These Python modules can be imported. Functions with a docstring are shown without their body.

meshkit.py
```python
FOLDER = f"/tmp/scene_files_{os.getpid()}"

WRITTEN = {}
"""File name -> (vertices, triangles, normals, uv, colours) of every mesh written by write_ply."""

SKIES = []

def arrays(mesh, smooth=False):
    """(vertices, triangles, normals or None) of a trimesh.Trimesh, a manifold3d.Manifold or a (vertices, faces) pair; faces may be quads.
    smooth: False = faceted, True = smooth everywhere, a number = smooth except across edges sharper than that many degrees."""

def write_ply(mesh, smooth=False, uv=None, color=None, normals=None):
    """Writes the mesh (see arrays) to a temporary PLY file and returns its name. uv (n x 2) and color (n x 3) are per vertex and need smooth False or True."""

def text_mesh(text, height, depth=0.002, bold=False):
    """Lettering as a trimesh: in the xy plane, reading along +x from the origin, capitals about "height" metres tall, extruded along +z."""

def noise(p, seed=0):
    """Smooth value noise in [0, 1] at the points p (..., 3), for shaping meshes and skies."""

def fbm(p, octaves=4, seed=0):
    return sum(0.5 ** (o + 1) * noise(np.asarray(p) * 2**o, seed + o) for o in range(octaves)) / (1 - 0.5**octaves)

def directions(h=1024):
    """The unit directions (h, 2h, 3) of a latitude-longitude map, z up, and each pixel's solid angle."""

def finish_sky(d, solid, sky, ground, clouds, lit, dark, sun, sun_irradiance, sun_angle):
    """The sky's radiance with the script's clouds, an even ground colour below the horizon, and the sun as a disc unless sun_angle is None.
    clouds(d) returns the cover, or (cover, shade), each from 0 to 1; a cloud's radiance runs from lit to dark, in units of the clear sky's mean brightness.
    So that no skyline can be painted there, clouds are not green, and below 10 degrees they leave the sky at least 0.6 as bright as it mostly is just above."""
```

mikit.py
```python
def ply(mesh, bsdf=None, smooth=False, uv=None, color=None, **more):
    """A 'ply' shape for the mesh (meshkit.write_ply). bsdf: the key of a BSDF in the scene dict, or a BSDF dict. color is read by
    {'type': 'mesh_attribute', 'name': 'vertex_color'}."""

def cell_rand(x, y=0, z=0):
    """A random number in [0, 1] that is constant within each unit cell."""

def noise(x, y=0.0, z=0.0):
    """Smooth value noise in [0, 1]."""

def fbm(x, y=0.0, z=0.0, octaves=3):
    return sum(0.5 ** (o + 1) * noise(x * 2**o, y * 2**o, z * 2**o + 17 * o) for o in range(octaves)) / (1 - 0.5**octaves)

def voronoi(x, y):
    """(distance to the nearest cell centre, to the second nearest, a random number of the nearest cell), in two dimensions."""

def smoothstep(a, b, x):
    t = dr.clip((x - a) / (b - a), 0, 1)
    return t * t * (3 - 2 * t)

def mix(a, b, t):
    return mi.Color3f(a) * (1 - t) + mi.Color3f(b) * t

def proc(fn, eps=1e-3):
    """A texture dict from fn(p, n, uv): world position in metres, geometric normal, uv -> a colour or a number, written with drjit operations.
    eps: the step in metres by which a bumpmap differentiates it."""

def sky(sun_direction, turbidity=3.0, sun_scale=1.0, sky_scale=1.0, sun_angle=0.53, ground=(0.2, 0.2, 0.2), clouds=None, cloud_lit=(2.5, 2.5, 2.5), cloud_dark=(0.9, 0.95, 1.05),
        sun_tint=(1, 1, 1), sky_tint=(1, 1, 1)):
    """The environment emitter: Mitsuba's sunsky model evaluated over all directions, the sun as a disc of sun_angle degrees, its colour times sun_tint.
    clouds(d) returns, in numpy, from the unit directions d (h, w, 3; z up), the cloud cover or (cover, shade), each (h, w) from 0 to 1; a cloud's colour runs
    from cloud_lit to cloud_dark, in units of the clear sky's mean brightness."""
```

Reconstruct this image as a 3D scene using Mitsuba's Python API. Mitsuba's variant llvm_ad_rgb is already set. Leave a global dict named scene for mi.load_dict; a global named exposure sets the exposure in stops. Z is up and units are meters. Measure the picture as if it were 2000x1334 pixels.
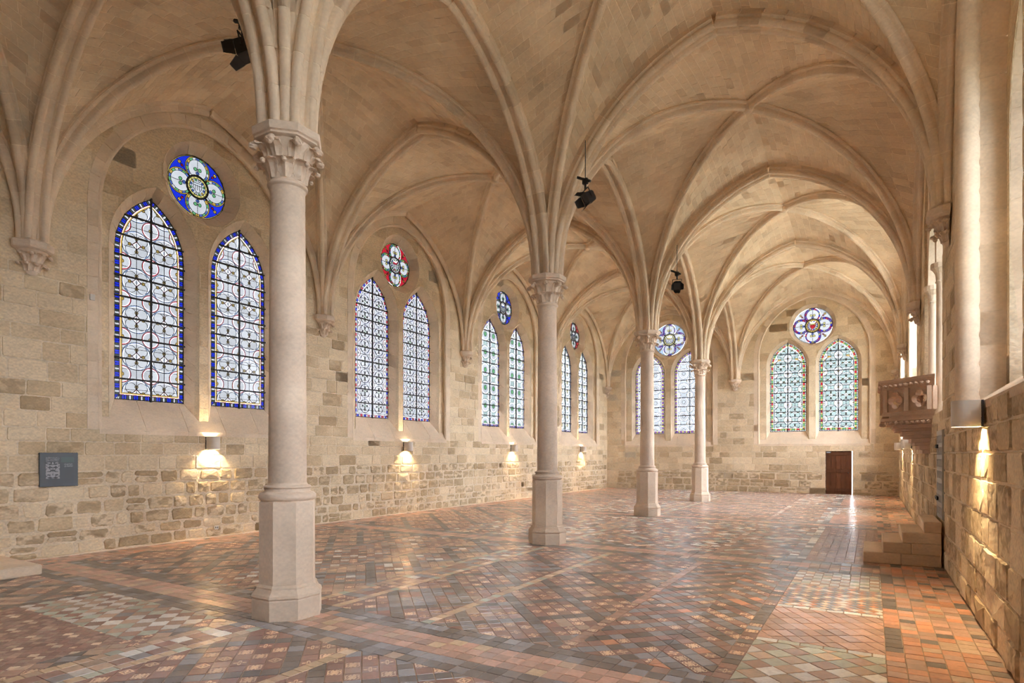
import math, random
import numpy as np, trimesh, shapely, mitsuba as mi, drjit as dr, mikit, meshkit
from shapely.geometry import Polygon, LineString, Point, box
from shapely.ops import unary_union, polygonize
from shapely.prepared import prep

T = mi.ScalarTransform4f
rng = random.Random(7)
PI = math.pi
scene, labels = {}, {}

# ------------------------------------------------------------------ camera, sky, exposure
H = 1.75
F_PX, XV, YH = 1167.385, 1703.539, 887.026
TH = math.atan((XV - 1000) / F_PX)
CS, SN = math.cos(TH), math.sin(TH)
exposure = 7.2
scene['camera'] = {'type': 'perspective', 'fov': 2 * math.degrees(math.atan(1000 / F_PX)), 'fov_axis': 'x',
                   'principal_point_offset_x': 0.0, 'principal_point_offset_y': -(YH - 667) / 1334.0,
                   'near_clip': 0.05, 'far_clip': 500.0,
                   'to_world': T().look_at(origin=[0, 0, H], target=[-SN, CS, H], up=[0, 0, 1])}
SUN = (0.75, 0.25, 0.6)
scene['sky'] = mikit.sky(SUN, turbidity=4.0, sun_scale=0.0, ground=(0.34, 0.36, 0.30),
                         clouds=lambda d: (np.full(d.shape[:2], 1.0), np.clip(0.5 - 0.5 * (d[..., 0] * 0.78 + d[..., 1] * 0.26), 0, 1)),
                         cloud_lit=(2.1, 2.2, 2.36), cloud_dark=(0.98, 1.05, 1.15))

# ------------------------------------------------------------------ the room's measures (metres; y runs down the hall, x to the right, camera above the origin)
R, C, L, Y0, B, YE = 0.957, 5.511, 11.919, 4.361, 6.1355, 29.428
YB = Y0 - 2 * B
YS = [YB, Y0 - B, Y0, Y0 + B, Y0 + 2 * B, Y0 + 3 * B, YE]     # planes of the supports
ZS = 5.25                                                      # where the ribs spring


def project(P):
    P = np.asarray(P, float)
    X = P[..., 1] * SN + P[..., 0] * CS
    Z = P[..., 1] * CS - P[..., 0] * SN
    Zs = np.maximum(Z, 0.05)
    return 1000 + F_PX * X / Zs, YH - F_PX * (P[..., 2] - H) / Zs, Z


def lin(*c):
    return [((v / 255) / 12.92 if v <= 10 else ((v / 255 + 0.055) / 1.055) ** 2.4) for v in c]


# ------------------------------------------------------------------ materials
noise, fbm, smoothstep, mix = mikit.noise, mikit.fbm, mikit.smoothstep, mikit.mix


def stone_color(pale, mid, dark, mortar, stain=0.5, scale=1.0, grain=0.18):
    def fn(p, n, uv):
        r = uv.x - dr.floor(uv.x)
        k = dr.floor(uv.x)                      # 0 plain, 1 rough and brown, 2 mortar
        n1 = fbm(p.x * 1.3 * scale + 3, p.y * 1.3 * scale, p.z * 1.7 * scale, 2)
        n2 = fbm(p.x * 9 * scale, p.y * 9 * scale, p.z * 11 * scale, 3)
        n3 = fbm(p.x * 38, p.y * 38, p.z * 38, 2)
        c = mix(mix(mid, pale, smoothstep(0.15, 0.85, r)), dark, smoothstep(0.66, 1.0, 1 - r) * 0.30)
        c = mix(c, dark, dr.select(k == 1, smoothstep(0.38, 0.62, n2) * (0.30 + 0.42 * r), smoothstep(0.6, 0.8, n2) * 0.22 * stain))
        c = mix(c, mortar, dr.select(k == 2, mi.Float(1), smoothstep(0.62, 0.78, n1) * 0.35 * stain))
        return c * mi.Color3f(.995, 1.008, 1.0) * (0.72 + 0.36 * n1 + grain * (n3 - 0.5) + 0.16 * n2)
    return mikit.proc(fn)


def bump_fn(amp_fine, amp_big, f1, f2):
    def fn(p, n, uv):
        k = dr.floor(uv.x)
        return (amp_fine * fbm(p.x * f1, p.y * f1, p.z * f1, 3) + amp_big * fbm(p.x * f2, p.y * f2, p.z * f2, 3)) * dr.select(k == 1, 1.0, 0.4)
    return fn


def bsdf_stone(name, tex, bump=None, rough=0.9):
    b = {'type': 'principled', 'base_color': tex, 'roughness': rough, 'specular': 0.15}
    if bump:
        b = {'type': 'bumpmap', 'arbitrary': mikit.proc(bump, 2e-3), 'scale': 1.0, 'bsdf': b}
    scene[name] = {'type': 'twosided', 'bsdf': b}


bsdf_stone('wall_stone', stone_color([.70, .565, .40], [.56, .43, .28], [.28, .185, .095], [.66, .545, .405], 1.0, 1.0, 0.42), bump_fn(0.020, 0.05, 42, 12))
bsdf_stone('vault_stone', stone_color([.73, .58, .42], [.66, .51, .36], [.48, .35, .23], [.80, .66, .51], 0.6), bump_fn(0.004, 0.006, 50, 12))
bsdf_stone('cut_stone', stone_color([.72, .58, .445], [.65, .52, .39], [.44, .325, .22], [.78, .65, .51], 0.6), bump_fn(0.004, 0.005, 50, 9))
bsdf_stone('shaft_stone', stone_color([.68, .555, .445], [.63, .505, .40], [.40, .31, .22], [.70, .60, .48], 0.6), bump_fn(0.004, 0.004, 60, 9), 0.75)
bsdf_stone('red_stone', stone_color([.62, .45, .34], [.55, .39, .29], [.34, .22, .15], [.6, .46, .35], 0.8), bump_fn(0.006, 0.008, 45, 12))

TILES = [(192, 138, 110), (142, 88, 72), (72, 68, 68), (122, 126, 134), (164, 176, 156), (204, 168, 116), (146, 90, 74), (206, 124, 66), (216, 214, 206), (182, 146, 112), (224, 194, 156),
         (162, 116, 92), (92, 88, 87)]


def tile_color(p, n, uv):
    code, vr = dr.floor(uv.x / 2), dr.floor(uv.y / 2)
    u, v = uv.x - 2 * code, uv.y - 2 * vr
    rnd = mikit.cell_rand(vr, 3, 1)
    c = mi.Color3f(lin(*TILES[0]))
    for i in range(1, len(TILES)):
        c = dr.select(dr.abs(code - i) < 0.5, mi.Color3f(lin(*TILES[i])), c)
    cream = mi.Color3f(lin(226, 184, 132))
    x, y = u - 0.5, v - 0.5
    rr, an = dr.sqrt(x * x + y * y), dr.atan2(y, x)
    m1 = dr.abs(rr - 0.2 - 0.13 * dr.cos(4 * an)) < 0.085
    m2 = (dr.abs(dr.abs(x) + dr.abs(y) - 0.40) < 0.075) | (rr < 0.12) | (dr.abs(x * y) < 0.006) & (rr < 0.3)
    m3 = (dr.sin(14 * x + 3 * dr.sin(7 * y)) * dr.sin(13 * y + 2 * dr.sin(9 * x)) > -0.06)
    which = mikit.cell_rand(vr, 9, 4)
    motif = ((which < 0.4) & m1) | ((which >= 0.4) & (which < 0.6) & m2) | ((which >= 0.6) & m3)
    motif &= (dr.abs(x) < 0.44) & (dr.abs(y) < 0.44) & (dr.abs(code - 6) < 0.5)
    c = dr.select(motif, cream, c)
    grain = fbm(p.x * 34, p.y * 34, vr * 3.1, 3)
    wear = fbm(p.x * 3.1, p.y * 3.1, 1.0, 2)
    c = mix(c, mi.Color3f(mi.luminance(c)), 0.28) * (0.78 + 0.5 * rnd) * (0.85 + 0.4 * grain)
    return mix(c, mi.Color3f(.46, .37, .30), 0.10 + 0.28 * wear)


def tile_rough(p, n, uv):
    vr = dr.floor(uv.y / 2)
    return 0.13 + 0.16 * mikit.cell_rand(vr, 5, 2) + 0.14 * fbm(p.x * 17, p.y * 17, 0.5, 2)


scene['tile'] = {'type': 'twosided', 'bsdf': {'type': 'bumpmap', 'arbitrary': mikit.proc(lambda p, n, uv: 0.0022 * fbm(p.x * 16, p.y * 16, 0.3, 3)), 'scale': 1.0,
                 'bsdf': {'type': 'principled', 'base_color': mikit.proc(tile_color), 'roughness': mikit.proc(tile_rough), 'specular': 0.7, 'clearcoat': 0.7, 'clearcoat_gloss': 0.8}}}
scene['grout'] = {'type': 'twosided', 'bsdf': {'type': 'diffuse', 'reflectance': mikit.proc(lambda p, n, uv: mi.Color3f(.40, .29, .21) * (0.6 + 0.6 * fbm(p.x * 6, p.y * 6, 0, 3)))}}


def plain(name, col, rough=0.6, metallic=0.0, spec=0.4):
    scene[name] = {'type': 'twosided', 'bsdf': {'type': 'principled', 'base_color': {'type': 'rgb', 'value': list(col)}, 'roughness': rough, 'metallic': metallic, 'specular': spec}}


plain('lead', (.016, .017, .019), 0.6)
plain('black_metal', (.012, .012, .013), 0.45)
plain('dark_steel', (.05, .05, .055), 0.4)
plain('grey_paint', (.62, .57, .50), 0.45)
plain('plate_grey', (.10, .115, .13), 0.5)
plain('plate_light', (.32, .34, .37), 0.6)
plain('plate_green', (.105, .15, .15), 0.5)
plain('white_plastic', (.62, .60, .56), 0.4)
plain('shutter_grey', (.40, .40, .39), 0.5)
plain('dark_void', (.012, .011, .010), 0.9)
scene['door_wood'] = {'type': 'twosided', 'bsdf': {'type': 'principled', 'roughness': 0.45, 'specular': 0.4, 'base_color': mikit.proc(
    lambda p, n, uv: mix([.055, .018, .009], [.15, .055, .022], fbm(p.x * 30, p.y * 30, p.z * 2.2, 3)) * (0.6 + 0.8 * uv.x))}}

GLASS = [(1.0, 1.0, 1.0), (.02, .05, .95), (.85, .02, .05), (1.0, .62, .12), (.20, .62, .25), (.36, .10, .60), (1.0, .86, .25), (.60, .78, .98), (.70, .88, .82), (.55, .22, .08), (.93, .97, 1.0), (.12, .22, .70), (.36, .52, .86), (.07, .08, .07)]


GLASS_T = 0.04


def glass_color(p, n, uv):
    k = dr.floor(uv.x)
    c = mi.Color3f(*GLASS[0])
    for i in range(1, len(GLASS)):
        c = dr.select(dr.abs(k - i) < 0.5, mi.Color3f(*GLASS[i]), c)
    g = fbm(p.x * 21, p.y * 21, p.z * 21, 3)
    return c * GLASS_T * (0.75 + 0.2 * (uv.y - 0.5) + 0.33 * g)


scene['stained_glass'] = {'type': 'thindielectric', 'int_ior': 1.5, 'specular_reflectance': {'type': 'rgb', 'value': [.06, .06, .06]}, 'specular_transmittance': mikit.proc(glass_color)}
scene['tinted_glass'] = {'type': 'thindielectric', 'int_ior': 1.5, 'specular_reflectance': {'type': 'rgb', 'value': [.06, .06, .06]}, 'specular_transmittance': {'type': 'rgb', 'value': [.02, .02, .021]}}
scene['half_glass'] = {'type': 'thindielectric', 'int_ior': 1.5, 'specular_reflectance': {'type': 'rgb', 'value': [.06, .06, .06]}, 'specular_transmittance': {'type': 'rgb', 'value': [.3, .3, .3]}}
scene['dusty_glass'] = {'type': 'thindielectric', 'int_ior': 1.5, 'specular_transmittance': {'type': 'rgb', 'value': [.5, .5, .5]}}
scene['gallery_glass'] = {'type': 'thindielectric', 'int_ior': 1.5, 'specular_transmittance': {'type': 'rgb', 'value': [.3, .3, .3]}}
scene['clear_glass'] = {'type': 'thindielectric', 'int_ior': 1.5}


# ------------------------------------------------------------------ helpers
def put(key, mesh, mat, uv=None, smooth=False, **more):
    if smooth is not False and smooth is not True and uv is not None:      # split at sharp edges first, then one uv for all
        m = meshkit.arrays(mesh)
        m = trimesh.graph.smooth_shade(trimesh.Trimesh(m[0], m[1], process=True), angle=math.radians(smooth), facet_minarea=None)
        mesh, uv, smooth = (np.array(m.vertices), np.array(m.faces)), np.tile(uv[0], (len(m.vertices), 1)), True
    scene[key] = mikit.ply(mesh, mat, smooth=smooth, uv=uv, **more)
    return key


def const_uv(V, k=0.5):
    return np.column_stack([np.full(len(V), k), np.full(len(V), 0.5)])


class Bag:
    """Pieces gathered into one mesh."""
    def __init__(self):
        self.V, self.F, self.U, self.n = [], [], [], 0

    def add(self, V, F, U=None):
        V, F = np.asarray(V, float), np.asarray(F, int)
        if F.shape[1] == 4:
            F = np.vstack([F[:, [0, 1, 2]], F[:, [0, 2, 3]]])
        self.V.append(V)
        self.F.append(F + self.n)
        self.U.append(np.asarray(U, float) if U is not None and np.ndim(U) == 2 else const_uv(V, 0.5 if U is None else U))
        self.n += len(V)
        return self

    def mesh(self):
        return np.vstack(self.V), np.vstack(self.F)

    def put(self, key, mat, smooth=False):
        if self.n:
            return put(key, self.mesh(), mat, np.vstack(self.U), smooth)


def tm(mesh):
    return np.asarray(mesh.vertices), np.asarray(mesh.faces)


def cuboid(x0, x1, y0, y1, z0, z1, ch=0.0):
    if not ch:
        V = np.array([[x, y, z] for x in (x0, x1) for y in (y0, y1) for z in (z0, z1)], float)
        return V, np.array([[0, 1, 3], [0, 3, 2], [4, 6, 7], [4, 7, 5], [0, 4, 5], [0, 5, 1], [2, 3, 7], [2, 7, 6], [0, 2, 6], [0, 6, 4], [1, 5, 7], [1, 7, 3]])
    P = []
    for sx, x in ((1, x0), (-1, x1)):
        for sy, y in ((1, y0), (-1, y1)):
            for sz, z in ((1, z0), (-1, z1)):
                P += [(x + sx * ch, y + sy * ch, z), (x + sx * ch, y, z + sz * ch), (x, y + sy * ch, z + sz * ch)]
    m = trimesh.Trimesh(np.array(P)).convex_hull
    return tm(m)


def hull(P):
    return tm(trimesh.Trimesh(np.asarray(P, float)).convex_hull)


def bar(a, b, w, h=None, up=(0, 0, 1)):
    """A rectangular bar from a to b, w wide and h thick."""
    a, b = np.asarray(a, float), np.asarray(b, float)
    h = w if h is None else h
    t = (b - a) / max(np.linalg.norm(b - a), 1e-9)
    s = np.cross(t, up)
    if np.linalg.norm(s) < 1e-4:
        s = np.cross(t, (1, 0, 0))
    s /= np.linalg.norm(s)
    u = np.cross(s, t)
    V = [p + i * s * w / 2 + j * u * h / 2 for p in (a, b) for i, j in ((-1, -1), (1, -1), (1, 1), (-1, 1))]
    return np.array(V), np.array([[0, 1, 2], [0, 2, 3], [4, 6, 5], [4, 7, 6], [0, 4, 5], [0, 5, 1], [1, 5, 6], [1, 6, 2], [2, 6, 7], [2, 7, 3], [3, 7, 4], [3, 4, 0]])


def tube(a, b, r, n=10):
    return tm(trimesh.creation.cylinder(r, segment=[a, b], sections=n))


def lathe(prof, n=32, center=(0, 0)):
    """Surface of revolution of (radius, z) points about a vertical axis."""
    prof = np.asarray(prof, float)
    a = np.arange(n) * 2 * PI / n
    V = np.stack([prof[:, None, 0] * np.cos(a) + center[0], prof[:, None, 0] * np.sin(a) + center[1], np.repeat(prof[:, 1:2], n, 1)], -1).reshape(-1, 3)
    F = []
    for i in range(len(prof) - 1):
        for j in range(n):
            k = (j + 1) % n
            F.append([i * n + j, i * n + k, (i + 1) * n + k, (i + 1) * n + j])
    return V, np.array(F)


def poly_prism(prof, n, rot, center=(0, 0), cap=True):
    """Stacked regular n-gons: (apothem, z) points, faces turned by rot."""
    prof = [(r / math.cos(PI / n), z) for r, z in prof]
    a = np.arange(n) * 2 * PI / n + rot + PI / n
    V = np.array([[center[0] + r * math.cos(t), center[1] + r * math.sin(t), z] for r, z in prof for t in a])
    F = [[i * n + j, i * n + (j + 1) % n, (i + 1) * n + (j + 1) % n, (i + 1) * n + j] for i in range(len(prof) - 1) for j in range(n)]
    F = [f for q in F for f in ([q[0], q[1], q[2]], [q[0], q[2], q[3]])]
    if cap:
        for base, s in ((0, -1), ((len(prof) - 1) * n, 1)):
            F += [[base, base + j + (s < 0), base + j + (s > 0)] for j in range(1, n - 1)]
    return V, np.array(F)


def tri_poly(poly):
    """Triangles of a polygon with holes: 2-D vertices and faces."""
    v, f = trimesh.creation.triangulate_polygon(poly, engine='earcut')
    return np.asarray(v), np.asarray(f)


def score(V):
    u, v, z = project(V)
    if (z < 0.3).all():
        return 0
    u, v = np.clip(u, 0, 2000), np.clip(v, 0, 1334)
    return (u.max() - u.min()) * (v.max() - v.min())


def emit(base, rest, pieces, mat, count, rest_label=None):
    """The pieces that show largest as parts of their own, the others as one part."""
    sc = [score(p[0]) for p in pieces]
    order = sorted(range(len(pieces)), key=lambda i: -sc[i])
    own = set(i for i in order[:count] if sc[i] > 90)
    bag, k = Bag(), 0
    for i, (V, F, U) in enumerate(pieces):
        if i in own:
            put(base if k == 0 else f'{base}_{k:03d}', (V, F), mat, U)
            k += 1
        else:
            bag.add(V, F, U)
    if bag.n:
        bag.put(rest, mat)
        labels[rest] = {'kind': 'stuff'}
        if rest_label:
            labels[rest]['label'] = rest_label


def structure(key, label):
    labels[key] = {'kind': 'structure', 'label': label}


def thing(key, label, cat, group=None):
    labels[key] = {'label': label, 'category': cat, 'kind': 'thing'}
    if group:
        labels[key]['group'] = group


# ------------------------------------------------------------------ masonry
def slab_piece(poly, h, bevel, jitter, tone, to_world):
    """A stone: outline poly (n x 2), proud by h, its face set in by bevel. to_world(s, z, height)."""
    P = np.asarray(poly, float)
    n = len(P)
    c = P.mean(0)
    d = c - P
    ln = np.linalg.norm(d, axis=1, keepdims=True)
    Q = P + d / ln * np.minimum(bevel, ln * 0.45)
    hh = h * (1 + jitter * (np.array([rng.random() for _ in range(n)]) - 0.6))
    s = np.concatenate([P[:, 0], Q[:, 0], [c[0]]])
    z = np.concatenate([P[:, 1], Q[:, 1], [c[1]]])
    hgt = np.concatenate([np.full(n, -0.004), hh, [h * (1 + jitter * 0.5 * rng.random())]])
    V = to_world(s, z, hgt)
    F = []
    for i in range(n):
        j = (i + 1) % n
        F += [[i, j, n + j], [i, n + j, n + i], [n + i, n + j, 2 * n]]
    return V, np.array(F), const_uv(V, tone)


def rough_outline(x0, x1, z0, z1, amp, corner):
    w, h = x1 - x0, z1 - z0
    c = min(corner, 0.35 * w, 0.35 * h)
    P = [(x0 + c, z0), (x0 + w / 2, z0), (x1 - c, z0), (x1, z0 + c), (x1, z1 - c), (x1 - c, z1), (x0 + w / 2, z1), (x0 + c, z1), (x0, z1 - c), (x0, z0 + c)]
    return [(x + rng.uniform(-amp, amp), z + rng.uniform(-amp, amp)) for x, z in P]


def masonry(mask, s0, s1, zones, to_world):
    """Courses of stones over the mask polygon. zones: (z from, z to, course heights, stone lengths, style)."""
    out = []
    pm = prep(mask)
    for z0, z1, hs, ls, style in zones:
        z = z0
        while z < z1 - 0.05:
            h = min(rng.uniform(*hs), z1 - z)
            if z1 - z - h < 0.08:
                h = z1 - z
            s = s0 - rng.uniform(0, ls[1])
            while s < s1:
                w = rng.uniform(*ls)
                g = {'rough': 0.008, 'rubble': 0.012, 'mixed': 0.007, 'ashlar': 0.0035}[style]
                zz0, zz1 = z + g, z + h - g
                a, b = s + g, s + w - g
                s += w
                rect = box(a, zz0, b, zz1)
                if not pm.intersects(rect):
                    continue
                tone = min(0.999, max(0.24, rng.gauss(0.58, 0.22)))
                if pm.contains(rect):
                    if style == 'rubble':
                        k = rng.random()
                        if k < 0.12 and w > 0.3:      # a stone split in two thin ones
                            m = (zz0 + zz1) / 2
                            for q0, q1 in ((zz0, m - 0.01), (m + 0.01, zz1)):
                                out.append(slab_piece(rough_outline(a, b, q0, q1, 0.010, 0.04), rng.uniform(.008, .025), 0.018, 0.8, 1 + rng.random() * 0.99, to_world))
                            continue
                        out.append(slab_piece(rough_outline(a + rng.uniform(0, .025), b - rng.uniform(0, .02), zz0 + rng.uniform(0, .012), zz1 - rng.uniform(0, .012), 0.013, 0.032), rng.uniform(.006, .030), 0.02, 0.9, (1 + rng.random() * 0.99) if k < 0.7 else tone, to_world))
                    elif style == 'rough':
                        out.append(slab_piece(rough_outline(a, b, zz0, zz1, 0.008, 0.025), rng.uniform(.006, .026), 0.018, 0.8, (1 + rng.random() * 0.99) if rng.random() < .45 else tone, to_world))
                    elif style == 'mixed':
                        k = rng.random()
                        out.append(slab_piece(rough_outline(a, b, zz0, zz1, 0.005, 0.02), rng.uniform(.003, .014), 0.012, 0.5, (1 + rng.random() * 0.45) if k < 0.12 else tone, to_world))
                    else:
                        out.append(slab_piece([(a, zz0), (b, zz0), (b, zz1), (a, zz1)], 0.004, 0.004, 0.3, tone, to_world))
                else:
                    q = rect.intersection(mask)
                    q = max(getattr(q, 'geoms', [q]), key=lambda t: t.area)
                    if q.geom_type != 'Polygon' or q.area < 0.004:
                        continue
                    q = q.simplify(0.004)
                    P = list(q.exterior.coords)[:-1]
                    if len(P) < 3 or len(q.interiors):
                        continue
                    if not Polygon(P).exterior.is_ccw:
                        P = P[::-1]
                    if q.area < .96 * q.convex_hull.area:      # notched by an opening: a plain slab
                        v, f = tri_poly(q)
                        e = np.array(P)
                        n_ = len(e)
                        V = np.vstack([to_world(v[:, 0], v[:, 1], np.full(len(v), .005)), to_world(e[:, 0], e[:, 1], np.full(n_, .005)), to_world(e[:, 0], e[:, 1], np.full(n_, -.004))])
                        o = len(v)
                        Fs = [[o + i, o + (i + 1) % n_, o + n_ + (i + 1) % n_] for i in range(n_)] + [[o + i, o + n_ + (i + 1) % n_, o + n_ + i] for i in range(n_)]
                        out.append((V, np.vstack([f, np.array(Fs)]), const_uv(V, tone)))
                        continue
                    out.append(slab_piece(P, 0.004 if style == 'ashlar' else 0.010, 0.006, 0.3, tone, to_world))
            z += h
    return out


def pointed(hw, z0, zs, za, cx=0.0, n=14):
    """The outline of a pointed opening, from bottom left up and over to bottom right."""
    a, b = hw, za - zs
    if b >= a:
        Rr = (a * a + b * b) / (2 * a)
        ph = np.linspace(0, math.acos(max(-1, 1 - a / Rr)), n)
        xs, zz = -hw + Rr * (1 - np.cos(ph)), zs + Rr * np.sin(ph)
    else:
        ph = np.linspace(0, PI / 2, n)
        xs, zz = -hw + a * (1 - np.cos(ph)), zs + b * np.sin(ph)
    left = [(-hw, z0)] + list(zip(xs, zz))
    return [(cx + x, z) for x, z in left] + [(cx - x, z) for x, z in left[-2::-1]]


def resample(P, step):
    P = np.asarray(P, float)
    d = np.concatenate([[0], np.cumsum(np.linalg.norm(np.diff(P, axis=0), axis=1))])
    n = max(2, int(round(d[-1] / step)) + 1)
    t = np.linspace(0, d[-1], n)
    return np.column_stack([np.interp(t, d, P[:, 0]), np.interp(t, d, P[:, 1])])


def ring_pieces(A, B, step, dA, dB, proud, to_world, gap=0.004, tone=None, sub=2):
    """Stones between two matching open outlines A and B (lists of (s, z), same length after resampling), at depths dA and dB."""
    A, Bp = np.asarray(A, float), np.asarray(B, float)
    d = np.concatenate([[0], np.cumsum(np.linalg.norm(np.diff(A, axis=0), axis=1))])
    n = max(1, int(round(d[-1] / step)))
    e = np.concatenate([[0], np.cumsum(np.linalg.norm(np.diff(Bp, axis=0), axis=1))])
    frac = d / d[-1]                                   # match by vertex
    out = []
    cuts = np.linspace(0, 1, n + 1)
    for i in range(n):
        g = gap / d[-1]
        ts = np.linspace(cuts[i] + g, cuts[i + 1] - g, sub + 1)
        a = np.column_stack([np.interp(ts, frac, A[:, 0]), np.interp(ts, frac, A[:, 1])])
        b = np.column_stack([np.interp(ts, frac, Bp[:, 0]), np.interp(ts, frac, Bp[:, 1])])
        m = sub + 1
        s = np.concatenate([a[:, 0], b[:, 0]])
        z = np.concatenate([a[:, 1], b[:, 1]])
        dep = np.concatenate([np.full(m, dA), np.full(m, dB)])
        Vf = to_world(s, z, -dep + proud)
        Vb = to_world(s, z, -dep - 0.02)
        V = np.vstack([Vf, Vb])
        F = []
        for j in range(m - 1):
            F += [[j, j + 1, m + j + 1], [j, m + j + 1, m + j]]
        o = 2 * m
        loop = list(range(m)) + list(range(2 * m - 1, m - 1, -1))
        for j in range(len(loop)):
            p, q = loop[j], loop[(j + 1) % len(loop)]
            F += [[p, q, o + q], [p, o + q, o + p]]
        out.append((V, np.array(F), const_uv(V, min(0.999, max(0, rng.gauss(.6, .25))) if tone is None else tone)))
    return out


# ------------------------------------------------------------------ windows: glass drawn as a network of leads, cut into panes
def circle_line(cx, cz, r, n=28):
    return LineString([(cx + r * math.cos(t), cz + r * math.sin(t)) for t in np.linspace(0, 2 * PI, n + 1)])


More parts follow.
